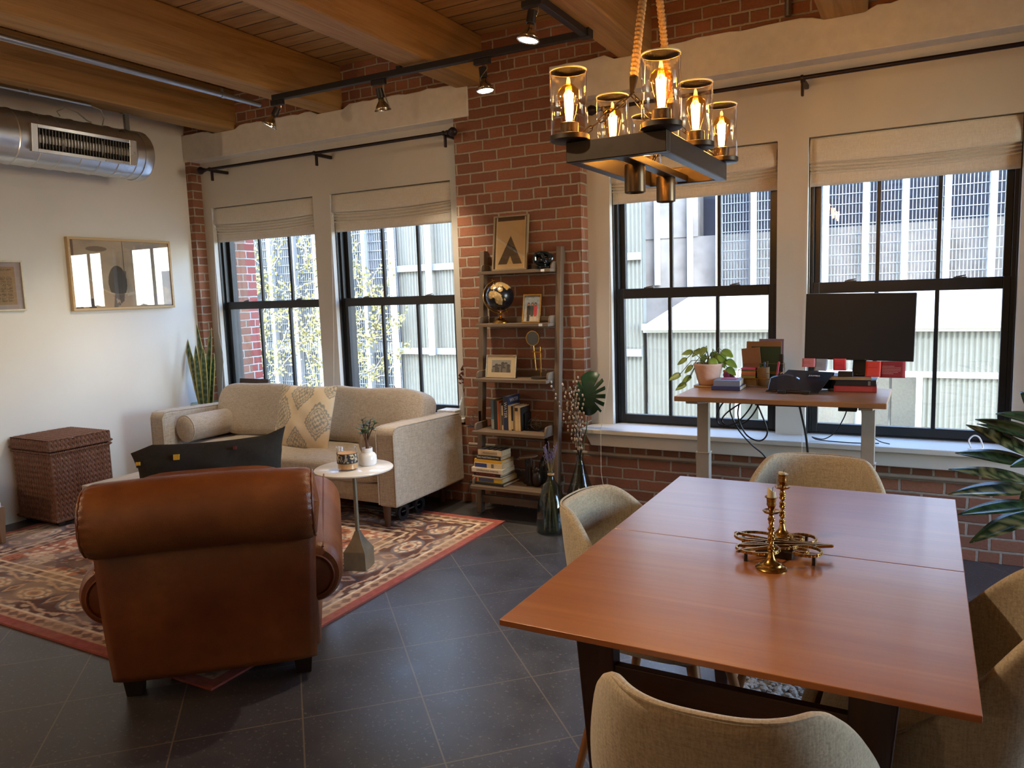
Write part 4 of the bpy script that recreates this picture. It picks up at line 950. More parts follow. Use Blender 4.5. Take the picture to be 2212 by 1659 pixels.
for k, (yf, z) in enumerate(SHELF):
    yb = 4.408-4.25; y0 = yf-4.25
    sh_ = build('shelf', MB().box(-.2585, .2585, y0, yb, z-.02, z), M_ladder, ls, bevel=.002)
    for s in (-1, 1):
        r0 = rail_y(z)-4.25-.026; pr = [(y0+.03, z), (r0+.05, z), (r0+.05, z+.045), (y0+.055, z+.045), (y0+.04, z+.038), (y0+.032, z+.022)]
        build('end_bracket', MB().prism(pr, s*.2585-.013*(s > 0), s*.2585+.013*(s < 0), MXl), M_ladder, sh_, bevel=.002)
    build('back_strip', MB().box(-.2585, .2585, yb-.012, yb, z, z+.035), M_ladder, sh_, bevel=.002)
    if k < 2: build('sticker', MB().box(.195, .22, y0-.001, y0, z-.018, z-.003), M_sticker, sh_)
build('cross_brace', MB().box(-.259, .259, rail_y(.1)-4.25-.01, rail_y(.1)-4.25+.01, .07, .12), M_ladder, ls)

def standing(name, label, x, y, z, w, h, fw_, dep, m, art_fn, tilt=9, rz=0, mat=None, n=(90, 120), cat='picture frame'):
    """a frame leaning back on its strut"""
    t = thing(name, label, cat, (x, y, z+.001), D(rz)); t.rotation_euler = (D(-tilt), 0, D(rz))
    f = MB().box(-w/2, w/2, 0, dep, 0, fw_).box(-w/2, w/2, 0, dep, h-fw_, h).box(-w/2, -w/2+fw_, 0, dep, fw_, h-fw_).box(w/2-fw_, w/2, 0, dep, fw_, h-fw_)
    build('frame', f, m, t, bevel=.0015); iw, ih = w/2-fw_, h/2-fw_
    p = build('print', MB().grid(lambda u, v: ((2*u-1)*iw, dep*.55, h/2+(2*v-1)*ih), *n), painted('art_paper', .8), t); colorize(p, lambda P: art_fn(P[:, 0]/iw, (P[:, 2]-h/2)/ih))
    build('glass', MB().box(-iw, iw, dep*.3, dep*.3+.0015, h/2-ih, h/2+ih), M_picglass, t)
    build('back_board', MB().box(-w/2+.002, w/2-.002, dep, dep+.004, .002, h-.002), M_darkleg, t); return t
def tent(x, y):
    c = np.ones((len(x), 1))*L3('c0a67c')[None]; c[(y > .86) | (np.abs(x) > .93)] = L3('3c2a20'); e = (np.abs(x) > .84) & (np.abs(x) <= .93); c[e] = L3('c9b48c')
    t = (y > -.82) & (y < .28) & (np.abs(x) < .76*(.28-y)/1.10); c[t] = L3('2e2c29'); n = (y > -.82) & (y < -.50) & (np.abs(x) < .20*(-.50-y)/.32); c[n] = L3('b7a06a'); return c
standing('framed_print', 'framed print of a black triangle tent on beige paper on the top shelf', -2.352, 4.318, 1.5855, .252, .352, .010, .018, plain('grey_wood_frame', '8b7b62', .5), tent, 8, 0, n=(120, 160))
M_goldframe = metal('gold_frame', 'b0894e', .35, 20)
def three(x, y):
    c = np.ones((len(x), 1))*L3('8d97a0')[None]; n = vnoise(x*3+7, y*5+7, 15); c *= (.6+.8*n)[:, None]; c[y < -.05] = L3('a8a39b'); c[y < -.75] = L3('b9ae9e')
    for cx, col, hr in ((-.42, '1b1c20', '1a1512'), (.02, '3d423e', '20160f'), (.45, 'b8424c', '1a1614')):
        c[(np.abs(x-cx) < .22-.06*(y < -.5)) & (y < .22) & (y > -.62)] = L3(col); c[(np.abs(x-cx) < .18) & (y <= -.62)] = L3('c3b9a8' if cx > -.2 else '202024')
        d = ((x-cx)/.13)**2+((y-.33)/.12)**2; c[d < 1.5] = L3(hr); c[((x-cx)/.10)**2+((y-.31)/.09)**2 < 1] = L3('a9785c')
    return c
standing('photo_frame', 'gold framed photo of three people on the second shelf beside the globe', -2.187, 4.275, 1.2515, .134, .180, .009, .014, M_goldframe, three, 10, -4)
def group_bw(x, y):
    c = np.ones((len(x), 1))*L3('c8b796')[None]; i = (np.abs(x) < .66) & (np.abs(y) < .58); c[i] = L3('8c8a86'); c[i & (y < -.3)] = L3('55524f')
    for k, (cx, cy) in enumerate(((-.5, -.1), (-.33, .08), (-.12, .02), (.1, .25), (.32, .22), (.5, .05), (.2, -.2), (-.25, -.25))):
        c[i & (((x-cx)/.12)**2+((y-cy)/.16)**2 < 1)] = L3('2b2825'); c[i & (np.abs(x-cx) < .11) & (y < cy)] = L3('3a3836' if k % 2 else '6a6560')
    return c
standing('photo_frame', 'wide silver framed group photo with a cream mat on the third shelf', -2.405, 4.25, .9015, .222, .148, .005, .012, metal('pewter_frame', 'a39a88', .3), group_bw, 10, 0, n=(130, 90))
M_gdark = plain('dark_glass', '14181a', .12, var=.2, coat=0) if False else plain('dark_glass', '14181a', .1, var=.2)
kn = MB()
for a, tl, r in ((0, .5, .052), (1.0, 1.1, .05), (2.1, .8, .05), (2.9, 1.35, .045)):
    Mx = rotm(tl, 0, a); kn.tube([Mx @ Vector((r*1.15*math.cos(t), r*.85*math.sin(t), .008*math.sin(3*t)))+Vector((0, 0, .063)) for t in [2*math.pi*k/40 for k in range(41)]], .011, 8, False)
kn.lathe([(0, 0), (.05, 0), (.055, .012), (.03, .022), (0, .022)], 20)
tag(build('glass_knot', kn, M_gdark, smooth=True, loc=(-2.108, 4.315, 1.585)), 'dark glass knot sculpture on the top shelf beside the tent print', 'sculpture')
# globe
gl = thing('globe', 'black and gold desk globe on a brass stand on the second shelf', 'globe', (-2.415, 4.30, 1.251))
GM = rotm(0, D(-23), D(25)); gc = Vector((0, 0, .172)); gr_ = .091
mb = MB(); mb.grid(lambda u, v: GM @ Vector((gr_*math.cos(2*math.pi*u)*math.sin(math.pi*v), gr_*math.sin(2*math.pi*u)*math.sin(math.pi*v), gr_*math.cos(math.pi*v)))+gc, 150, 80, True)
def globe_mat():
    t = NT('globe_print'); a = t.n('ShaderNodeAttribute', attribute_name='Col'); return t.bsdf(a.outputs['Color'], .25, .15)
gs = build('sphere', mb, globe_mat(), gl, smooth=True)
def continents(P):
    q = (P-np.array(gc)) @ np.array(GM); lon = np.degrees(np.arctan2(q[:, 1], q[:, 0])); lat = np.degrees(np.arcsin(np.clip(q[:, 2]/gr_, -1, 1))); c = np.ones((len(P), 1))*L3('14151c')[None]
    n = vnoise(lon/9+60, lat/9+60, 8, 4)-.5; lon = lon+118
    lon = (lon+180) % 360-180
    def blob(cx, cy, rx, ry): return ((lon-cx)/rx)**2+((lat-cy)/ry)**2 < 1+n*1.5
    land = blob(5, 18, 22, 16) | blob(22, -6, 15, 26) | blob(20, 50, 26, 12) | blob(80, 52, 50, 20) | blob(78, 24, 13, 14) | blob(105, 25, 22, 16) | blob(47, 24, 12, 10) | blob(135, -25, 20, 12) | blob(-100, 48, 34, 22) | blob(-62, -12, 16, 24) | blob(46, -20, 3, 6)
    c[land] = L3('a58a5c'); c[land & (n > .12)] = L3('c2a878'); c[blob(80, 24, 9, 9)] = L3('b8863c'); return c
colorize(gs, continents)
mr = MB(); ax = GM @ Vector((0, 0, 1)); sd = GM @ Vector((-1, 0, 0)) if (GM @ Vector((-1, 0, 0))).x < 0 else GM @ Vector((1, 0, 0))
mr.tube([gc+ax*(.104*math.cos(t))+sd*(.104*math.sin(t)) for t in [-.12+(math.pi+.24)*k/36 for k in range(37)]], .0052, 8)
build('meridian', mr, M_brass, gl, smooth=True)
build('pin', MB().tube([gc+ax*.088, gc+ax*.12], .0035, 8), M_brass, gl, smooth=True); build('pin', MB().tube([gc-ax*.088, gc-ax*.12], .0035, 8), M_brass, gl, smooth=True)
build('stand', MB().lathe([(0, 0), (.052, 0), (.052, .006), (.044, .012), (.026, .026), (.010, .036), (.007, .048), (.011, .054), (.006, .062), (.006, .074), (0, .075)], 28, (-.0, 0, 0)), M_brass, gl, smooth=True)
# round mirror on a two-post brass stand
mi = thing('tabletop_mirror', 'small round mirror on two brass posts on the third shelf', 'mirror', (-2.13, 4.28, .901))
MYf = Matrix(((1, 0, 0), (0, 0, -1), (0, 1, 0)))
build('mirror_glass', MB().lathe([(0, -.004), (.044, -.004), (.044, .004), (0, .004)], 36, (-.045, 0, .253), MYf), metal('mirror_silver', '8d8a86', .06), mi, smooth=True)
build('ring', MB().lathe([(.043, -.005), (.048, -.005), (.048, .005), (.043, .005), (.043, -.005)], 36, (-.045, 0, .253), MYf), M_brass, mi, smooth=True)
build('post', MB().tube([(.005, 0, .012), (.003, 0, .200)], .0055, 10), M_brass, mi, smooth=True); build('post', MB().tube([(-.030, 0, .05), (-.043, 0, .208)], .0055, 10), M_brass, mi, smooth=True)
build('clamp', MB().tube([(-.052, 0, .168), (.014, 0, .166)], .006, 10), M_brass, mi, smooth=True)
build('base', MB().lathe([(0, 0), (.060, 0), (.060, .012), (0, .012)], 36), plain('dark_marble', '3a3630', .3, var=.4, scale=20), mi, smooth=True)
# books
M_paper = plain('book_pages', 'cbbd9f', .95, var=.1, scale=120)
M_tw = plain('white_lettering', 'cfcabb', .6); M_tk = plain('black_lettering', '1c1a18', .6); M_tr = plain('red_lettering', 'a8412f', .6)
def book(label, loc, th_, h, dep, color, rz=0, lying=False, group=None, band=None, title=None, round_=False, tsize=None, tm=None, rough=.55):
    """spine faces -Y; standing: width th_ along X, height h along Z; lying: the spine runs along X"""
    t = thing('book', label, 'book', loc, rz, group); m = plain('cover_'+color, color, rough, var=.06, scale=25); c = .0018
    if lying: S = (h, dep, th_)
    else: S = (th_, dep, h)
    x, y, z = S[0]/2, S[1], S[2]
    if lying:
        build('cover', MB().box(-x, x, 0, y, 0, c).box(-x, x, 0, y, z-c, z).box(-x, x, 0, c*1.3, c, z-c), m, t, bevel=.0008)
        build('page_block', MB().box(-x+.002, x-.002, c*1.5, y-.003, c, z-c), M_paper, t)
    else:
        build('cover', MB().box(-x, -x+c, 0, y, 0, z).box(x-c, x, 0, y, 0, z).box(-x+c, x-c, 0, c*1.3, 0, z), m, t, bevel=.0008)
        build('page_block', MB().box(-x+c, x-c, c*1.5, y-.003, .002, z-.002), M_paper, t)
    for bnd in band or []:
        a, b, col = bnd; mm = plain('band_'+col, col, .6)
        if lying: build('spine_band', MB().box(-x+2*x*a, -x+2*x*b, -.0007, .0002, z*.12, z*.88), mm, t)
        else: build('spine_band', MB().box(-x*.9, x*.9, -.0007, .0002, z*a, z*b), mm, t)
    if title:
        for body, pos, size, tmat in title:
            M = frameM((-x+2*x*pos, -.0012, z/2), (1, 0, 0), (0, 0, 1)) if lying else frameM((0, -.0012, z*pos), (0, 0, -1), (1, 0, 0))
            text('title', body, size, tmat, t, M)
    return t
G1 = 'paperbacks standing on the fourth shelf'; z4 = .5675
x = -2.463
row = [('tall teal and grey book at the left end of the standing row', .022, .190, '4a6472', [(.02, .35, '8b8f88')], None), ('black book second from the left end of the standing row', .024, .186, '1c2420', None, None), ('slim orange book in the standing row', .0135, .186, 'a8552f', None, None),
       ('short brown book left of the pale slim one in the standing row', .019, .172, '7a6246', None, None), ('slim cream book with small black lettering just left of the tall navy book', .0115, .158, 'c8b893', [(.2, .6, '3a3530')], None),
       ('tall navy book titled WATER standing in the row', .036, .218, '232c48', None, 'W'), ('thick cream book directly right of the tall navy book', .023, .162, 'c4ae82', None, None), ('slim black book with a cream band in the standing row', .014, .158, '1d1a18', [(.05, .4, 'b9a67f')], None),
       ('slim tan book between a black and a cream one', .012, .158, '8d7657', None, None), ('cream paperback with a dark square near its top', .024, .158, 'cbb083', [(.8, .94, '3a2c22')], None), ('cream paperback at the right end of the pale books', .016, .156, 'd0b586', None, None), ('very slim black book at the right end of the standing row', .009, .150, '171514', None, None)]
for lab_, w_, h_, col, bnd, ttl in row:
    y = 4.215; dep = .125 if ttl is None else .165
    b = book(lab_, (x+w_/2, y, z4), w_-.0008, h_, dep, col, 0, False, G1, bnd, [('WATER', .60, .030, M_tw)] if ttl else None)
    if ttl: text('title', 'WATER', .034, M_tw, b, frameM((w_/2+.0008, .085, .190), (0, 1, 0), (0, 0, 1)))
    x += w_
xe = x
M_dkw = plain('dark_iron', '2a2521', .45, .6)
def bike_end(label, loc, rz, sx):
    t = thing('bicycle_bookend', label, 'bookend', loc, rz, 'bicycle bookends on the fourth shelf'); w_ = MB()
    build('base', MB().box(-.05, .05, 0, .09, 0, .004).box(-.05*sx-.002, -.05*sx+.002, 0, .09, .0, .11), M_dkw, t, bevel=.001)
    def ring(cx, cz, r): w_.tube([(cx+r*math.cos(a), .035, cz+r*math.sin(a)) for a in [2*math.pi*k/28 for k in range(29)]], .0017, 6, False)
    ring(.012*sx, .041, .036)
    for k in range(4): a = k*math.pi/4+.2; w_.tube([(.012*sx+.035*math.cos(a), .035, .041+.035*math.sin(a)), (.012*sx-.035*math.cos(a), .035, .041-.035*math.sin(a))], .0011, 5)
    w_.tube([(.012*sx, .035, .041), (.012*sx, .035, .092), (.014*sx, .035, .098), (.034*sx, .035, .099)], .0018, 6); w_.tube([(.012*sx, .035, .086), (-.02*sx, .035, .074), (-.042*sx, .035, .05)], .0018, 6); ring(-.036*sx, .018, .014)
    build('wire_bicycle', w_, metal('iron_wire', '8d877e', .4), t, smooth=True)
bike_end('wire bicycle bookend at the left end of the standing books', (xe-.33-.052, 4.24, z4), 0, -1)
bike_end('wire bicycle bookend at the right end of the standing books', (xe+.058, 4.24, z4), 0, 1)
G2 = 'books stacked flat on the lowest shelf'; z = .2205
stack = [('dark bottom book of the flat stack', .017, .262, .20, '211f1a', None, [('SURROUNDED BY IDIOTS', .30, .008, M_tw)] if False else None, -.012, .0), ('yellow book with a red and a blue block on its spine', .030, .232, .185, 'c2a23c', [(.01, .18, 'a8332f'), (.22, .72, '3d4668')], None, -.012, .012),
         ('thin white book in the lower half of the flat stack', .008, .222, .18, 'd3cbbd', None, None, -.014, .01), ('dark red book with red lettering in the flat stack', .024, .206, .18, '3a1c18', None, [('ALTERED-CULTURE', .46, .017, M_tr)], -.012, .012),
         ('white hardcover titled CONVERSATIONAL MARKETING', .030, .236, .155, 'd8cdbb', None, [('CONVERSATIONAL MARKETING', .52, .0115, M_tk)], -.008, .006), ('cream book with a blue block on its spine', .034, .212, .15, 'cdbd9c', [(.03, .46, '33407a'), (.62, .71, '6b6658')], None, -.002, .012),
         ('thin bright yellow book in the flat stack', .022, .210, .15, 'd0a02c', None, [('GETTING TO YES', .5, .009, M_tw)] if False else None, -.002, .014), ('black book titled THE MARTIAN', .026, .186, .13, '1e1e1e', None, [('THE MARTIAN', .33, .0175, M_tw), ('ANDY WEIR', .78, .010, M_tw)], .002, .014), ('thick cream book on top of the flat stack', .036, .178, .12, 'c9b493', [(.12, .82, 'b3a083')], [('Shantaram', .47, .022, M_tk)] if False else None, .010, .018)]
for lab_, th_, h_, dep, col, bnd, ttl, dx, dy in stack:
    b = book(lab_, (-2.445+dx*1.0, 4.112+dy, z), th_-.0006, h_, dep, col, D(-3), True, G2, bnd, ttl); z += th_
    if 'on top of' in lab_:
        o = build('cover_art', MB().grid(lambda u, v: ((2*u-1)*.085, .006+.108*v, th_+.0004), 40, 30), painted('art_paper', .8), b); colorize(o, lambda P: np.where((np.sin(P[:, 0]*150) > .3)[:, None] & (vnoise(P[:, 0]*60+9, P[:, 1]*60+9, 9) > .42)[:, None], L3('8d8a84')[None], L3('33353b')[None]))
        sw = MB()
        for k in range(9): sw.tube([(-.05+.0125*k, -.0008, .013), (-.046+.0125*k, -.0008, .022), (-.042+.0125*k, -.0008, .013)], .0012, 4)
        build('spine_ornament', sw, plain('spine_ink', '4a4038', .8), b)
mu = thing('carved_figure', 'dark carved figure with a broad flat top beside the flat book stack', 'figurine', (-2.19, 4.22, .2205)); mb = MB()
mb.lathe([(0, 0), (.028, 0), (.03, .008), (.016, .016), (.0135, .05), (.012, .11), (.014, .16), (.012, .178), (0, .18)], 16); build('stem', mb, M_darkleg, mu, smooth=True)
mb = MB(); soft_box(mb, (-.012, 0, .185), (.125, .07, .022), .7, 24, 10, rotm(0, D(-8), 0)); build('cap', mb, wood('carved_top', '6b5844', '8a7660', 'X', 2, .6), mu, smooth=True)
mu2 = dup(mu, (-2.238, 4.26, .2205), D(30), 'smaller dark carved figure behind the flat-topped one', None, (.8, .8, .9))
mb = MB(); soft_box(mb, (0, 0, .05), (.06, .05, .10), .8, 20, 12); mb.sphere((.0, 0, .11), .02, 12, 8)
tag(build('carved_animal', mb, M_darkleg, smooth=True, loc=(-2.135, 4.20, .2205)), 'small dark carved lump at the right end of the lowest shelf', 'figurine')
dc = thing('decanter', 'dark clear glass decanter at the back right of the lowest shelf', 'decanter', (-2.11, 4.30, .2205))
M_smoke = glass('smoked_glass', (.62, .64, .63, 1)); build('bottle', MB().lathe([(0, 0), (.05, 0), (.055, .01), (.055, .10), (.045, .15), (.022, .20), (.014, .24), (.013, .28), (.018, .285), (.014, .285), (.01, .24), (.04, .15), (.05, .1), (.05, .012), (0, .01)], 28), M_smoke, dc, smooth=True)
build('stopper', MB().sphere((0, 0, .30), .018, 14, 10), M_smoke, dc, smooth=True)
# ------------------------------------------------------------------ floor vases
def floor_vase(label, loc, scale, neck):
    t = thing('floor_vase', label, 'vase', loc); s = scale
    prof = [(0, 0), (.070*s, 0), (.088*s, .012), (.096*s, .06), (.094*s, .12), (.078*s, .20), (.052*s, .28), (.026*s, neck-.03), (.017*s, neck), (.018*s, neck+.02), (.023*s, neck+.035)]
    build('glass_body', MB().shell(prof, 44), glass('grey_green_glass', (.72, .78, .76, 1)), t, smooth=True, solid=.003); return t
fv = floor_vase('grey glass teardrop floor vase with dried lavender, the front one of two', (-1.955, 4.03, 0), 1.0, .345)
random.seed(21); m2 = MB(); m3 = MB()
for k in range(16):
    a = random.uniform(0, 6.3); r = random.uniform(.008, .055); b = Vector((.05*math.cos(a+2), .05*math.sin(a+2), .015)); n_ = Vector((.006*math.cos(a), .006*math.sin(a), .36)); e = Vector((r*math.cos(a), r*math.sin(a), random.uniform(.46, .555)))
    m2.tube([b, n_, e], .0012, 4)
    for q in range(10):
        f = q/9; p = n_+(e-n_)*(.55+.45*f); m3.sphere(p+Vector((random.gauss(0, .002), random.gauss(0, .002), 0)), .0032, 6, 4, (1, 1, 1.5))
build('stem', m2, plain('dry_straw', '8d7d55', .8), fv, smooth=True); build('lavender_flower', m3, plain('lavender', '6f668c', .9, var=.2), fv, smooth=True)
build('twine', MB().lathe([(.018, .35), (.021, .352), (.021, .36), (.018, .362)], 20), M_jute, fv, smooth=True)
fv2 = floor_vase('grey glass floor vase with pussy willow and a big monstera leaf, behind the lavender vase', (-1.865, 4.265, 0), 1.05, .40)
random.seed(33); m2 = MB(); m3 = MB()
for k in range(15):
    a = random.uniform(0, 6.3); r = random.uniform(.02, .13); b = Vector((.05*math.cos(a+3), .05*math.sin(a+3), .02)); n_ = Vector((.008*math.cos(a), .008*math.sin(a), .43)); e = Vector((-.025+r*math.cos(a), r*math.sin(a)*.6-.015, random.uniform(.74, .94)-r*.8))
    if k == 0: e = Vector((-.17, -.04, .885))
    m2.tube([b, n_, n_*.5+e*.5+Vector((0, 0, .02)), e], .0017, 5); n = int((e-n_).length/.028)
    for q in range(n):
        f = .12+.88*q/max(1, n-1); p = n_*(1-f)+e*f; a2 = q*2.4; m3.sphere(p+Vector((.006*math.cos(a2), .006*math.sin(a2), 0)), .0062, 8, 6, (1, 1, 1.45))
build('stem', m2, plain('willow_stem', '3a2a22', .7), fv2, smooth=True); build('catkin', m3, plain('willow_catkin', 'b9b0a4', .9, var=.15, scale=90), fv2, smooth=True)
def monstera(parent):
    mb = MB(); c = Vector((.06, .01, .80)); U = Vector((.94, -.25, .10)).normalized(); V = Vector((.10, -.10, .98)).normalized(); N_ = U.cross(V)
    n = 240; pts = []
    for k in range(n):
        a = 2*math.pi*k/n; x, y = math.sin(a), math.cos(a); r = 1-.10*abs(x)**2; 
        if y < -.75: r *= .82
        slot = 0
        for sa in (.65, 1.05, 1.42, 1.82, 2.2, -.75, -1.25, -1.7, -2.15):
            aa = (a+math.pi) % (2*math.pi)-math.pi; d = abs(aa-sa)/.085
            if d < 1: slot = max(slot, (.52 if sa > 0 else .34)*(1-d**2)**.5)
        pts.append((x*.135*r*(1-slot), y*.155*r*(1-slot)))
    vs = [c+U*0+V*0]
    for k, (x, y) in enumerate(pts): vs.append(c+U*x+V*y-N_*(.9*(x*x+y*y)))
    mid = [c+U*x*.5+V*y*.5-N_*(.22*(x*x+y*y)) for x, y in pts]; vs += mid
    fs = [(0, n+1+k, n+1+(k+1) % n) for k in range(n)]+[(n+1+k, 1+k, 1+(k+1) % n, n+1+(k+1) % n) for k in range(n)]
    mb.add(vs, fs); build('monstera_leaf', mb, plain('monstera', '1f4027', .38, var=.15, scale=12), parent, smooth=True, solid=.0015)
    build('leaf_stalk', MB().tube([(0, 0, .03), (.005, 0, .42), (.04, .02, .60), c-V*.13+N_*.0], .0035, 7), plain('green_stalk', '3d5a34', .5), parent, smooth=True)
monstera(fv2)

# ------------------------------------------------------------------ standing desk under the right windows
M_bamboo = wood('bamboo_top', 'a5754a', 'b98a5c', 'X', 1.2, .32, .08)
M_deskleg = plain('desk_leg_paint', 'a49a8c', .45, var=.03)
dk = thing('standing_desk', 'standing desk with a bamboo top and pale steel legs in front of the windows', 'desk', (-.63, 4.02, 0))
build('desk_top', MB().box(-.485, .485, -.27, .27, .869, .895), M_bamboo, dk, bevel=.004)
for s in (-1, 1):
    x = s*.40-.003
    lg = build('leg', MB().box(x-.035, x+.035, -.028, .028, .03, .56), M_deskleg, dk, bevel=.004)
    build('inner_column', MB().box(x-.030, x+.030, -.023, .023, .56, .845), M_deskleg, lg, bevel=.003)
    build('collar', MB().box(x-.037, x+.037, -.030, .030, .555, .562), M_deskleg, lg, bevel=.001)
    build('foot_bar', MB().box(x-.035, x+.035, -.24, .24, .0, .03), M_deskleg, lg, bevel=.006)
    build('top_bracket', MB().prism([(-.24, .869), (.24, .869), (.24, .855), (.05, .832), (-.05, .832), (-.24, .855)], x-.03, x+.03, MXl), M_deskleg, lg, bevel=.002)
build('cross_rail', MB().box(-.38, .38, -.03, .03, .838, .868), M_blackm, dk)
build('control_tray', MB().box(-.10, .14, -.20, -.05, .853, .869), M_blackm, dk, bevel=.003)
build('controller', MB().box(.28, .36, -.225, -.18, .845, .869), M_blackm, dk, bevel=.003)
M_cable = plain('black_cable', '15161a', .5)
def cable(label, pts, r=.0042, m=None, n=8):
    P = [Vector(p) for p in pts]; out = []
    for i in range(len(P)-1):
        p0, p1, p2, p3 = P[max(i-1, 0)], P[i], P[i+1], P[min(i+2, len(P)-1)]
        for k in range(n):
            t = k/n; out.append(.5*((2*p1)+(p2-p0)*t+(2*p0-5*p1+4*p2-p3)*t*t+(3*p1-p0-3*p2+p3)*t**3))
    out.append(P[-1]); return tag(build('cable', MB().tube(out, r, 7), m or M_cable, smooth=True), label, 'cable')
cable('black cable hanging in wide loops under the left half of the desk', [(-.86, 4.0, .865), (-.93, 4.02, .83), (-.97, 4.05, .75), (-.95, 4.06, .70), (-.87, 4.06, .72), (-.80, 4.05, .80), (-.78, 4.03, .86), (-.84, 4.03, .83), (-.92, 4.05, .77), (-.95, 4.08, .72), (-.90, 4.08, .69), (-.82, 4.07, .73), (-.765, 4.04, .80), (-.745, 4.02, .865)])
cable('black cable hanging from the looped bundle down behind the far dining chair', [(-.89, 4.03, .865), (-.90, 4.05, .78), (-.86, 4.07, .68), (-.80, 4.10, .60), (-.73, 4.12, .53), (-.67, 4.14, .40), (-.62, 4.16, .25), (-.60, 4.18, .02)])
cable('short black cable drooping in a deep loop beside the bundle', [(-.84, 4.03, .865), (-.86, 4.05, .76), (-.82, 4.06, .66), (-.75, 4.06, .63), (-.71, 4.05, .68), (-.74, 4.04, .78), (-.775, 4.03, .865)])
cable('straight black cable hanging down from the middle of the desk', [(-.555, 4.02, .853), (-.545, 4.03, .80), (-.52, 4.05, .66), (-.505, 4.07, .45), (-.49, 4.1, .02)], .006)
cable('thin black cable sagging onto the sill under the right half of the desk', [(-.33, 4.05, .868), (-.345, 4.12, .78), (-.40, 4.22, .67), (-.46, 4.33, .61), (-.50, 4.37, .60), (-.53, 4.36, .61), (-.50, 4.35, .598), (-.42, 4.345, .594), (-.30, 4.34, .594), (-.20, 4.345, .598)], .003)
cable('thin black cable hanging in a curve beside the right desk leg', [(-.27, 4.05, .868), (-.265, 4.10, .78), (-.24, 4.2, .68), (-.20, 4.3, .62), (-.15, 4.335, .60)], .003)
cable('small white cable loop standing on the sill beside the big leafy plant', [(.215, 4.40, .592), (.205, 4.40, .63), (.225, 4.40, .655), (.25, 4.40, .645), (.265, 4.39, .60), (.25, 4.38, .592), (.20, 4.37, .592)], .004, plain('white_cable', 'd5d5d8', .4))
Z = .896
# potted pothos
nb = thing('notebook', 'slim pale notebook lying under the potted desk plant', 'notebook', (-1.062, 4.165, Z)); build('cover', MB().box(-.052, .052, -.045, .055, 0, .010), plain('notebook_cover', '9b8f8c', .6), nb, bevel=.002)
build('page_block', MB().box(-.050, .051, -.0455, .053, .002, .008), M_paper, nb)
po = thing('pothos_plant', 'pothos with heart-shaped leaves in a pale pink pot on the desk', 'potted plant', (-1.045, 4.165, Z+.0105))
def facet(u, v):
    a = 2*math.pi*u; z = .118*v; r = .046+.032*v**.8; r *= 1+.02*math.cos(9*a+7*v*math.pi); return (r*math.cos(a), r*math.sin(a), z)
pot = MB().grid(facet, 54, 12, True); pot.lathe([(0, 0), (.046, 0)], 54); build('pot', pot, plain('blush_pot', 'c9a99a', .55, var=.04, scale=10), po, smooth=True, solid=.004)
build('soil', MB().lathe([(0, .108), (.074, .108), (.074, .100), (0, .1)], 24), plain('soil', '2b211a', .95), po, smooth=True)
M_poth = plain('pothos_leaf', '7b9b40', .42, var=.3, scale=7); t_ = M_poth.node_tree.nodes
random.seed(8); stm = MB(); lv = MB()
hp = lambda t: (max(0, math.sin(math.pi*min(1, t*.93+.07)))**.65)*(1.12-.62*t)
for e in ((-.155, -.02, .05), (-.125, .0, .135), (-.10, .03, .175), (-.05, .02, .185), (-.015, -.01, .20), (.02, .03, .17), (.06, .01, .16), (.085, -.02, .185), (.105, .0, .13), (.10, .03, .085), (-.08, -.04, .10), (.03, -.04, .14), (-.12, -.03, .0), (-.105, .02, .035), (-.03, .05, .15), (.05, .05, .135)):
    e = Vector(e); b = Vector((random.uniform(-.03, .03), random.uniform(-.03, .03), .105)); m_ = b*.45+e*.55+Vector((0, 0, .055)); stm.tube([b, b*.7+m_*.3+Vector((0, 0, .02)), m_, e], .0021, 5)
    d = Vector((e.x*1.2, random.uniform(-.05, -.01), -.075 if e.z < .16 else random.uniform(-.045, .01))).normalized(); L_ = random.uniform(.052, .072); leaf_mb(lv, e-d*.008, e+d*L_, L_*.84, (d.x*.3, -.75, .7), .12, 8, .18, prof=hp)
build('stem', stm, plain('vine_stem', '54612f', .6), po, smooth=True); build('foliage', lv, M_poth, po, smooth=True, solid=.0012)
# axolotl-like pink figurine
fg = thing('toy_figurine', 'small magenta toy with feathery spikes standing behind the desk books', 'figurine', (-.955, 4.225, Z)); mb = MB()
soft_box(mb, (0, 0, .028), (.042, .034, .056), .6, 24, 14); mb.sphere((-.004, -.002, .060), .019, 16, 10)
build('body', mb, plain('magenta_toy', '9c3f6c', .5), fg, smooth=True); sp_ = MB()
for k in range(7):
    a = -.6+k*.32; sp_.lathe([(.0055, 0), (.003, .018), (0, .028)], 7, (.010+.004*k*.4, .004, .055-.002*k), rotm(0, .5+.22*k, .3*(k % 3-1)))
build('spike', sp_, plain('magenta_spike', 'a84a7c', .5), fg, smooth=True); build('crest', MB().sphere((-.014, -.004, .079), .009, 10, 7), plain('orange_toy', 'd49a3c', .5), fg, smooth=True)
book('lower of two books on the left front of the desk, with a pale spine edge', (-.918, 4.02, Z), .020, .150, .16, '3a4478', 0, True, 'books on the left of the desk')
book('upper grey-blue book on the left front of the desk', (-.915, 4.03, Z+.0203), .030, .136, .15, '77839a', D(4), True, 'books on the left of the desk')
tag(build('paper_slip', MB().box(-.05, .03, -.02, .03, 0, .003), plain('magenta_paper', 'a8456a', .7), loc=(-.905, 4.10, Z+.0507)), 'magenta slip of paper on the upper grey-blue desk book', 'paper')
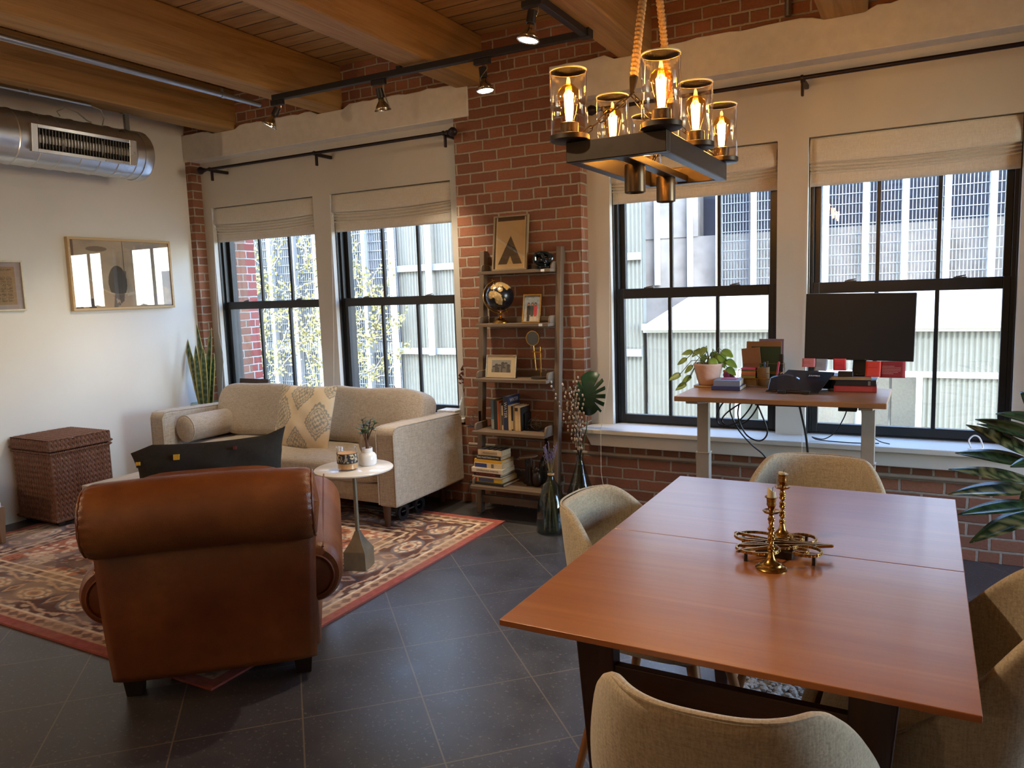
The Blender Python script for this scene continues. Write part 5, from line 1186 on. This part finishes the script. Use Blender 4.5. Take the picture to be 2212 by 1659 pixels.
# gold wire organiser with folders, note blocks and pens
og = thing('desk_organizer', 'gold wire desk organiser with an open drawer frame near the window pillar', 'desk organizer', (-.775, 4.235, Z)); w_ = MB()
def wire(pts): w_.tube(pts, .0018, 6, False)
def rect(x0, x1, y0, y1, z): wire([(x0, y0, z), (x1, y0, z), (x1, y1, z), (x0, y1, z), (x0, y0, z)])
for z_ in (.004, .045): rect(-.115, .105, -.045, .085, z_)
rect(-.115, -.012, -.045, .03, .09); rect(-.005, .105, -.035, .03, .075); rect(-.10, .105, .035, .085, .12)
for x in (-.115, -.012, .105): wire([(x, -.045, .004), (x, -.045, .09 if x < 0 else .075)]); wire([(x, .085, .004), (x, .085, .12)])
wire([(-.10, -.047, .045), (-.08, -.047, .043), (-.07, -.047, .025), (-.058, -.047, .02), (-.046, -.047, .025), (-.036, -.047, .043), (-.016, -.047, .045)])
for k in range(12): wire([(-.11+.018*k, -.045, .004), (-.11+.018*k, .085, .004)])
build('wire_frame', w_, metal('gold_wire', 'b08a4a', .3, 20), og, smooth=True)
build('drawer', MB().box(-.108, -.018, -.040, .03, .007, .04), plain('kraft', '8a6f4c', .8), og)
def sheet(name, label, cat, x, y, z, w, h, th_, hexc, rx=8, ry=0, group=None):
    o = build(name, MB().box(-w/2, w/2, 0, th_, 0, h), plain('p_'+hexc, hexc, .75, var=.05), loc=(x, y, z), bevel=.001); o.rotation_euler = (D(-rx), D(ry), 0); return tag(o, label, cat, group)
X0, Y0 = -.775, 4.235
sheet('folder', 'mauve folder sticking up highest at the back of the gold organiser', 'folder', X0+.035, Y0+.072, Z+.006, .13, .245, .003, '8d7a93', 4)
sheet('folder', 'tall tan kraft folder at the back of the gold organiser', 'folder', X0-.002, Y0+.060, Z+.006, .185, .232, .004, '94714f', 4)
sheet('folder', 'dark green folder in the gold organiser', 'folder', X0+.012, Y0+.050, Z+.006, .155, .205, .004, '2f4632', 4)
sheet('notebook', 'tilted tan notebook in front of the green folder', 'notebook', X0-.052, Y0+.038, Z+.04, .098, .165, .006, '96735a', 5, -6)
sn = thing('spiral_notebook', 'dark spiral notebook standing at the right side of the gold organiser', 'notebook', (X0+.098, Y0+.045, Z+.006)); build('cover', MB().box(-.016, .004, -.0, .004, .0, .165), plain('dk_cover', '2a2422', .6), sn); co_ = MB()
for k in range(9): co_.tube([(.004+.006*math.cos(a), .002+.004*math.sin(a), .095+.008*k) for a in [2*math.pi*q/10 for q in range(11)]], .0011, 5, False)
build('spiral', co_, M_cable, sn, smooth=True)
G3 = 'sticky note blocks stacked in the gold organiser'
for k, (hx_, nm) in enumerate((('a89a4a', 'olive yellow sticky note block at the bottom of the stack'), ('7d8a50', 'dull green sticky note block second from the bottom'), ('d2665c', 'coral sticky note block in the middle of the stack'), ('c98a4e', 'orange sticky note block under the green one'), ('6f8468', 'grey-green sticky note block under the pink one'), ('d05a78', 'pink sticky note block on top of the stack'))):
    tag(build('sticky_block', MB().box(-.037, .037, -.034, .034, 0, .0088), plain('p_'+hx_, hx_, .75), loc=(X0-.062, Y0-.004, Z+.0475+.009*k), bevel=.0008), nm, 'sticky notes', G3)
pc = thing('pen_cup', 'ribbed tan pen cup in the gold organiser', 'pen cup', (X0+.012, Y0-.01, Z+.006)); build('cup', MB().shell([(.030, 0), (.030, .10)], 30), plain('kraft', '8a6f4c', .8), pc, smooth=True, solid=.003); build('bottom', MB().lathe([(0, .0), (.03, .0), (.03, .003), (0, .003)], 24), plain('kraft', '8a6f4c', .8), pc)
for k, (dx, dy, hx_, nm) in enumerate(((-.012, 0, '2f5a3a', 'green pen in the tan pen cup'), (.004, .006, '4a76a8', 'blue pen in the tan pen cup'), (.016, -.004, '4b4038', 'dark brown pen in the tan pen cup'))):
    tag(build('pen', MB().tube([(0, 0, .004), (dx*.6, dy, .120+.006*k)], .0045, 8), plain('p_'+hx_, hx_, .4), smooth=True, loc=(X0+.012+dx*.7, Y0-.01, Z+.006)), nm, 'pen', 'pens in the tan cup')
tag(build('pen', MB().tube([(0, 0, 0), (.018, 0, .13)], .0055, 8), plain('p_c04a6c', 'c04a6c', .4), smooth=True, loc=(X0+.075, Y0-.02, Z+.006)), 'pink marker leaning at the right end of the gold organiser', 'pen')
# folding laptop stand
M_lstand = plain('black_stand', '1c1d20', .25, var=.05)
lp_ = thing('laptop_stand', 'black folding laptop stand with blue reflections on the middle of the desk', 'laptop stand', (-.575, 4.06, Z))
mb = MB(); v = [(-.135, -.075, .004), (.118, -.085, .004), (.175, .06, .092), (-.052, .09, .098), (-.135, -.075, .008), (.118, -.085, .008), (.177, .062, .096), (-.05, .092, .102)]
mb.add(v, [(0, 1, 2, 3), (4, 5, 6, 7), (0, 1, 5, 4), (1, 2, 6, 5), (2, 3, 7, 6), (3, 0, 4, 7)]); build('top_plate', mb, M_lstand, lp_, bevel=.001)
mb = MB(); mb.add([(-.05, .092, .10), (.176, .062, .094), (.15, .125, .002), (-.10, .125, .002), (-.05, .096, .10), (.176, .066, .094), (.15, .129, .002), (-.10, .129, .002)], [(0, 1, 2, 3), (4, 5, 6, 7), (0, 1, 5, 4), (1, 2, 6, 5), (2, 3, 7, 6), (3, 0, 4, 7)]); build('back_plate', mb, M_lstand, lp_)
mb = MB().grid(lambda u, v: ((-.125+.225*u), -.079+.016*math.sin(math.pi*u)*v+.125*v*(.9-.35*abs(2*u-.6)), .0095+.088*v*(.85-.5*abs(2*u-.6)**2 if abs(2*u-.6) < 1.2 else .1)), 30, 10); build('folded_flap', mb, plain('blue_black_film', '20242c', .12), lp_, smooth=True, solid=.0012)
build('lip', MB().box(-.075, -.035, -.092, -.076, 0, .016).box(.04, .08, -.096, -.08, 0, .016), M_lstand, lp_, bevel=.002)
nrm = Vector((.227, -.03, -.006)).cross(Vector((-.06, .147, .088))); text('lettering', 'JUUMBO', .014, M_tw, lp_, frameM((.085, .03, .0792), (.227, -.028, -.005), (.05, .147, .088)))
tag(build('small_box', MB().box(-.022, .022, -.02, .02, 0, .05), M_blackm, loc=(-.42, 4.24, Z), bevel=.003), 'small black box behind the folding laptop stand', 'box')
G4 = 'thick books under the monitor'
b1 = book('thick dark red book at the bottom of the pile under the monitor', (-.302, 4.105, Z), .030, .195, .17, '8e2a2c', D(3), True, G4, [(.05, .9, '9c3a34')], [('RELATIONSHIP  SYSTEMS', .42, .010, M_tr), ('FOUNDATIONS', .72, .009, plain('gold_lettering', 'b98a4a', .5))] if False else None)
b2 = book('thick black book in the middle of the pile under the monitor', (-.30, 4.11, Z+.0303), .028, .185, .17, '17181b', D(1), True, G4, [(.80, .86, '6a6a6c')])
b3 = book('tan and navy book on top of the pile under the monitor', (-.325, 4.105, Z+.0586), .020, .19, .16, '2c3450', D(4), True, G4, [(.0, 1, '9c8465')])
mo = thing('monitor', 'black flat monitor standing on a pile of books on the desk', 'monitor', (-.296, 4.14, Z+.080), 0)
M_mon = plain('monitor_plastic', '15171a', .45, var=.05)
build('base', MB().box(-.06, .10, -.01, .05, 0, .010), M_mon, mo, bevel=.003)
build('neck', MB().prism([(-.025, .0), (.045, .0), (.03, .20), (-.015, .20)], .012, .035, Matrix(((1, 0, 0), (0, 0, 1), (0, 1, 0)))), M_mon, mo, bevel=.003)
mpan = build('panel', MB().box(-.248, .247, -.028, .012, .078, .408), M_mon, mo, bevel=.004)
scn = build('screen', MB().box(-.242, .241, -.0288, -.0278, .090, .402), plain('dark_screen', '1a1c20', .3, var=.03), mo)
text('logo', 'acer', .012, plain('grey_logo', '6d6f72', .5), mo, frameM((.045, -.0292, .0835), (1, 0, 0), (0, 0, 1)))
for o_ in (mpan, scn): o_.rotation_euler = (0, D(1.0), 0)
G5 = 'notes stuck along the bottom of the monitor'
def note(label, x, z, w, h, hexc, lines, curl, lc, rz=0):
    t = thing('sticky_note', label, 'sticky note', (x, 4.106, z), rz, G5); m = plain('p_'+hexc, hexc, .75, var=.03)
    build('paper', MB().grid(lambda u, v: ((u-.5)*w*(1-.0*v), -curl*(1-v)**2, -h+h*v), 8, 10), m, t, smooth=True, solid=.0006)
    wv = MB()
    for k, (wd, off) in enumerate(lines):
        zz = -.010-k*.0072-(h*.18); y = -curl*(1+zz/h)**0*((-zz)/h)**2 if False else -curl*(-zz/h)**2
        n = int(wd*w/.004); pts = [(-w/2*.85+off*w+.004*q, y-.0014, zz+.0007*math.sin(q*2.1+k)) for q in range(max(2, n))]
        wv.tube(pts, .0006, 4)
    build('handwriting', wv, plain('ink_'+lc, lc, .8), t); return t
note('pale pink sticky note at the left corner of the monitor', -.520, 1.062, .062, .044, 'c07a86', [(.6, 0), (.7, 0)], .006, '6d3a44', D(-3))
note('light blue sticky note under the left part of the monitor', -.460, 1.060, .060, .058, '8fa0bd', [(.5, .05), (.6, .0), (.55, 0)], .022, '55617a', D(-6))
note('bright pink-red sticky note near the middle of the monitor edge', -.375, 1.062, .060, .060, 'd2404c', [(.6, 0), (.7, 0), (.6, .1)], -.012, '8a2028')
note('orange-red sticky note right of the monitor neck', -.222, 1.052, .068, .075, 'd4483e', [(.0, 0), (.75, .05)], .020, '8a2a22', D(-4))
note('wide dark red note card with white handwriting at the right of the monitor', -.138, 1.052, .112, .080, '8e2830', [(.55, 0), (.8, 0), (.8, .0), (.8, 0), (.7, 0), (.5, 0)], .004, 'd9c3bd')
tag(build('small_case', MB().box(-.034, .034, -.014, .014, 0, .026), plain('black_leather', '17161a', .45, var=.2, scale=40), loc=(-.345, 4.088, Z+.0795), bevel=.003), 'small black case lying on the pile of books under the monitor', 'case')

# ------------------------------------------------------------------ dining table
M_walntop = wood('walnut_top', 'a65a2a', 'c27c42', 'X', .7, .30, .05, Coat_Weight=1.0, Coat_Roughness=.28)
M_walndark = wood('walnut_dark', '3a2013', '4d2c1a', 'X', 1, .4)
M_walndz = wood('walnut_dark_leg', '331b10', '45271a', 'Z', 1, .4)
dtb = thing('dining_table', 'walnut extension dining table with a thin tapered edge', 'table', (-.344, 2.028, 0))
TX, TYn, TYf = .440, -.684, .682
def leaf_panel(y0, y1, near):
    mb = MB(); i = .07
    b0 = y0+i if near else y0; b1 = y1 if near else y1-i
    top = [(-TX, y0, .75), (TX, y0, .75), (TX, y1, .75), (-TX, y1, .75)]; mid = [(x, y, .737) for x, y, z in top]; bot = [(-TX+i, b0, .716), (TX-i, b0, .716), (TX-i, b1, .716), (-TX+i, b1, .716)]
    v = top+mid+bot; f = [(0, 1, 2, 3), (11, 10, 9, 8)]
    for a in (0, 4):
        for k in range(4): f.append((a+k, a+(k+1) % 4, a+4+(k+1) % 4, a+4+k))
    mb.add(v, f); return build('top_panel', mb, M_walntop, dtb, bevel=.0015)
leaf_panel(TYn, -.0012, True); leaf_panel(.0012, TYf, False)
for s in (-1, 1):
    for ye, s2 in ((-.53, -1), (.53, 1)):
        xo, xi = s*.325, s*.235; mb = MB()
        mb.prism([(min(xo, xi), .716), (max(xo, xi), .716), (s*.245+.020*(1 if s > 0 else 1), 0), (s*.245-.018, 0)] if s > 0 else [(xo, .716), (xi, .716), (-.245+.018, 0), (-.245-.020, 0)], ye-.024, ye+.024, Matrix(((1, 0, 0), (0, 0, 1), (0, 1, 0)))); build('leg', mb, M_walndz, dtb, bevel=.005)
for ye in (-.53, .53): build('end_rail', MB().box(-.26, .26, ye-.011, ye+.011, .535, .625), M_walndark, dtb, bevel=.003)
build('runner', MB().box(-.16, -.13, -.52, .52, .68, .716).box(.13, .16, -.52, .52, .68, .716), M_walndark, dtb)
# ------------------------------------------------------------------ upholstered dining chairs
M_chair = fabric('chair_linen', 'a08f76', 'c8b89b', .6, .92, .35)
M_chleg = wood('chair_leg_walnut', '7a4a26', '96602f', 'Z', 1, .4)
def make_chair(label):
    t = thing('dining_chair', label, 'chair', (0, 0, 0), 0, 'upholstered chairs around the dining table')
    NA = 72; rings = []
    def plan(a):            # a=0 faces the front (+y), pi is the back
        sx, sy = math.sin(a), math.cos(a); e = .72
        return .225*spow(sx, e), .215*spow(sy, e)
    def rim(a):
        b = abs(((a+math.pi) % (2*math.pi))-math.pi); q = b/math.pi      # 0 front, 1 back
        if q < .35: return .475+.02*q
        s_ = min(1, max(0, (q-.35)/.43)); s_ = s_*s_*(3-2*s_); return .482+.325*s_
    prof = []
    for k in range(7): prof.append(('seat', k/6))
    for k in range(1, 13): prof.append(('wall', k/12))
    def f(u, v):
        i = v*(len(prof)-1); i0 = int(round(i)); kind, s_ = prof[i0]; a = 2*math.pi*u; px, py = plan(a); h = rim(a)
        if kind == 'seat':
            r = .05+.90*s_; return (px*r, py*r, .432+.020*s_**3)
        zt = h-.452; q = s_; lean = (zt*q)
        bx = px*(.95+.05*min(1, q*2.5)); by = py*(.95+.05*min(1, q*2.5))
        back = max(0, -math.cos(a)); bx += px*.10*lean*(1-.9*q)*1.5; by += -.20*lean*back
        if back > 0: bx *= 1-.16*max(0, (lean-.16)/.2)**1.5*min(1, back*3)
        return (bx, by, .452+zt*q)
    sh_ = build('shell', MB().grid(f, NA, len(prof), True), M_chair, t, smooth=True, solid=.028, sub=1, off=1.0)
    pad = MB(); soft_box(pad, (0, .01, .463), (.385, .385, .060), .55, 40, 14, None, .2, .6); build('seat_pad', pad, M_chair, t, smooth=True)
    seam = MB(); pts = []
    for k in range(97):
        a = math.pi*.30+(2*math.pi*.70)*k/96; p = Vector(f(a/(2*math.pi), 1.0)); o_ = Vector((p.x, p.y, 0)).normalized(); pts.append(p+o_*.022+Vector((0, 0, -.003)))
    seam.tube(pts, .003, 6, False); build('piping', seam, M_chair, t, smooth=True)
    build('under_frame', MB().box(-.14, .14, -.14, .14, .385, .415), M_darkleg, t, bevel=.01)
    for x in (-1, 1):
        for y in (-1, 1): build('leg', MB().tube([(x*.215, y*.205, 0), (x*.125, y*.12, .41)], [.0105, .019], 14), M_chleg, t, smooth=True)
    return t
cp_ = make_chair('dining chair with its back to the camera at the near end of the table'); cp_.location = (-.297, 1.375, 0); cp_.rotation_euler = (0, 0, D(3))
dup(cp_, (-.325, 2.64, .0125), D(181), 'dining chair at the far end of the table in front of the desk')
dup(cp_, (-.665, 2.13, 0), D(-92), 'dining chair on the left long side of the table beside the bare tile floor')
dup(cp_, (.01, 1.84, 0), D(88), 'dining chair on the right long side of the table cut by the picture edge')
mb = MB(); mb.box(-.62, .15, 2.0, 3.15, .0005, .006); random.seed(2)
for k in range(2600):
    x, y = random.uniform(-.62, .15), random.uniform(2.0, 3.15); r = random.uniform(.008, .014); mb.sphere((x, y, .010), r, 6, 4, (1.3, 1, .8))
tag(build('shag_rug', mb, fabric('grey_wool', '7d756c', 'b5aca0', .6), smooth=True), 'chunky grey wool rug on the floor under the dining table', 'rug')
# ------------------------------------------------------------------ brass on the table
def candlestick(label, loc, rz):
    t = thing('candlestick', label, 'candlestick', loc, rz, 'twisted brass candlesticks')
    build('foot', MB().lathe([(0, 0), (.036, 0), (.037, .003), (.034, .006), (.027, .009), (.025, .013), (.018, .016), (.010, .026), (.007, .036), (.006, .042), (.0085, .045), (.006, .049), (0, .05)], 40), M_brass, t, smooth=True)
    def tw(u, v):
        z = .048+.078*v; a = 2*math.pi*u; ph = v*2*math.pi*1.6; e = .42+.58*abs(math.cos(a-ph)); r = .0078*e*(1+.15*math.sin(v*2*math.pi*6.4)); return (r*math.cos(a), r*math.sin(a), z)
    build('twisted_stem', MB().grid(tw, 28, 90, True), M_brass, t, smooth=True)
    build('drip_pan', MB().lathe([(0, .126), (.006, .125), (.007, .130), (.005, .134), (.008, .138), (.018, .141), (.021, .145), (.0195, .146), (.012, .1435), (.006, .1445), (0, .145)], 36), M_brass, t, smooth=True)
    build('candle_cup', MB().lathe([(0, .143), (.0055, .144), (.006, .150), (.0105, .158), (.0115, .162), (.0105, .165), (.0118, .176), (.0155, .1785), (.0155, .180), (.0105, .1795), (.0095, .168), (0, .166)], 32), M_brass, t, smooth=True)
    return t
M_candle = plain('candle_wax', 'd8c9a0', .5, var=.03, Subsurface_Weight=.0)
c1 = candlestick('twisted brass candlestick with a taller candle stub in front of the trivet', (-.318, 1.874, .7505), 0)
c2 = dup(c1, (-.331, 2.118, .7505), D(40), 'twisted brass candlestick with a low candle stub behind the trivet')
def candle(label, loc, h, slant):
    t = thing('candle', label, 'candle', loc, 0, 'candle stubs in the brass candlesticks'); n = 28
    def f(u, v): a = 2*math.pi*u; return (.0100*math.cos(a), .0100*math.sin(a), v*(h+slant*math.cos(a+2.6)+slant*.35*math.cos(3*a)))
    mb = MB().grid(f, n, 10, True); top = [f(k/n, 1) for k in range(n)]; mb.add(top+[(0, 0, h-slant*.9)], [(k, (k+1) % n, n) for k in range(n)]); mb.lathe([(0, 0), (.01, 0)], n)
    build('wax', mb, M_candle, t, smooth=True); build('wick', MB().tube([(.002, 0, h-slant*1.1), (.0026, .001, h+.004), (.004, .001, h+.008)], .0007, 6), M_cable, t)
candle('candle stub with a slanted melted top in the front candlestick', (-.318, 1.874, .7505+.1682), .028, .0055); candle('low candle stub in the rear candlestick', (-.331, 2.118, .7505+.1682), .016, .001)
tv = thing('trivet', 'ornate brass scroll trivet on short legs in the middle of the table', 'trivet', (-.318, 1.992, .7505), D(14)); w_ = MB()
def flat(pts, wd=.0075): 
    P = [Vector((x, y, .026)) for x, y in pts]
    for a, b in zip(P, P[1:]): w_.bar(a, b, wd*.55, wd, 0)
    for p in P: w_.lathe([(0, -wd*.28), (wd*.5, -wd*.28), (wd*.5, wd*.28), (0, wd*.28)], 10, p)
def arc(cx, cy, rx, ry, a0, a1, n=22): return [(cx+rx*math.cos(D(a0+(a1-a0)*k/n)), cy+ry*math.sin(D(a0+(a1-a0)*k/n))) for k in range(n+1)]
for s in (-1, 1):
    flat(arc(-.055, s*.048, .052, .040, 20, 380)); flat(arc(.060, s*.050, .036, .036, -150*s, 150*s)); flat(arc(.048, s*.050, .016, .016, 150*s, -110*s, 14))
    flat([(-.105, s*.075), (-.06, s*.05), (.0, s*.018), (.09, s*.004)]); flat([(-.098, s*.03), (-.03, s*.02), (.02, s*.02)]); flat(arc(.005, s*.028, .020, .012, 0, 360, 14), .005)
flat([(-.03, 0), (.06, 0), (.118, 0)], .009); flat([(.085, .012), (.128, 0), (.085, -.012)])
build('scrollwork', w_, M_brass, tv, smooth=True)
for x, y in ((-.085, -.07), (-.085, .07), (.075, -.075), (.075, .075)): build('leg', MB().tube([(x, y, 0), (x, y, .025)], [.0052, .0042], 10), M_dkbronze, tv, smooth=True)
tag(build('wooden_block', MB().box(-.055, .035, -.035, .035, 0, .0195), M_darkleg, loc=(-.315, 1.985, .7505), bevel=.002), 'flat dark wooden block lying under the brass trivet', 'block')

# ------------------------------------------------------------------ large leafy plant at the right edge
bp = thing('leafy_plant', 'large dark green variegated leafy plant at the right edge of the picture', 'potted plant', (.53, 3.56, 0))
build('pot', MB().lathe([(0, 0), (.11, 0), (.12, .01), (.15, .28), (.155, .30), (.145, .30), (.135, .27), (0, .265)], 40), plain('dark_pot', '4a443e', .6), bp, smooth=True)
build('soil', MB().lathe([(0, .275), (.137, .275), (.137, .268), (0, .268)], 24), plain('soil', '2b211a', .95), bp, smooth=True)
def bigleaf():
    t = NT('variegated_leaf'); a = t.n('ShaderNodeAttribute', attribute_name='Col'); return t.bsdf(a.outputs['Color'], .24)
M_big = bigleaf(); stm = MB(); random.seed(14)
lp2 = lambda t: max(0, math.sin(math.pi*min(1, t*.96+.03)))**.85*(1.15-.4*t)
tips = [((.259, 3.50, .926), .88, .085), ((.187, 3.50, .893), .83, .085), ((.202, 3.58, .873), .80, .05), ((.16, 3.53, .865), .74, .095), ((.127, 3.47, .775), .72, .095), ((.099, 3.42, .705), .66, .085), ((.101, 3.42, .618), .63, .095), ((.131, 3.38, .534), .58, .085), ((.168, 3.33, .454), .56, .095), ((.33, 3.40, .60), .70, .10), ((.30, 3.36, .75), .75, .09), ((.42, 3.35, .40), .52, .10), ((.45, 3.30, .98), .85, .10), ((.80, 3.5, .90), .8, .10), ((.85, 3.6, .6), .65, .10), ((.6, 3.85, .95), .8, .10), ((.36, 3.78, .98), .82, .09), ((.7, 3.3, .7), .7, .1)]
for i, (tp, zb, wd) in enumerate(tips):
    o0 = Vector((.53, 3.56, 0)); tip = Vector(tp)-o0; base = Vector((tip.x*.30, tip.y*.35, zb-.02)); st0 = Vector((random.uniform(-.03, .03), random.uniform(-.03, .03), .27))
    stm.tube([st0, st0*.5+base*.5+Vector((0, 0, .04)), base], [.006, .005, .004], 7); m2 = MB(); leaf_mb(m2, base, tip, wd, (-.1, -.45, 1), .06 if i % 2 else .12, 18, .20, prof=lp2)
    lf = build('leaf', m2, M_big, bp, smooth=True, solid=.0016); me = lf.data; n = len(me.vertices); cols = np.zeros((n, 3)); g1, g2, g3 = L3('1f3320'), L3('33502f'), L3('9a9a6c')
    for r in range(19):
        for k in range(5):
            q = vnoise(np.array([r*.9+i*7]), np.array([k*1.1+i*3]), 5, 2)[0]; cols[r*5+k] = g3*.6+g2*.4 if (q > .60 and i in (3, 5, 8, 9, 6)) else (g2 if q > .5 else g1)
    a = me.color_attributes.new('Col', 'FLOAT_COLOR', 'POINT'); a.data.foreach_set('color', np.concatenate([cols, np.ones((n, 1))], 1).astype(np.float32).ravel())
build('stem', stm, plain('leaf_stem', '43562f', .5), bp, smooth=True)
# black folded cart wheels in the shadow under the sofa arm
kt = thing('rolling_cart', 'black folded rolling cart with two wheels in the shadow under the sofa arm', 'cart', (-2.93, 3.93, .011))
for y in (-.09, .09): build('wheel', MB().lathe([(.030, -.010), (.056, -.012), (.058, 0), (.056, .012), (.030, .010), (.03, -.01)], 28, (.0, y, .058), Matrix(((0, 0, 1), (0, 1, 0), (-1, 0, 0)))), M_blackm, kt, smooth=True)
build('axle', MB().tube([(0, -.10, .058), (0, .10, .058)], .006, 8), M_steel, kt, smooth=True); build('tray', MB().box(-.30, -.03, -.10, .10, .05, .075), M_blackm, kt, bevel=.006)
#END
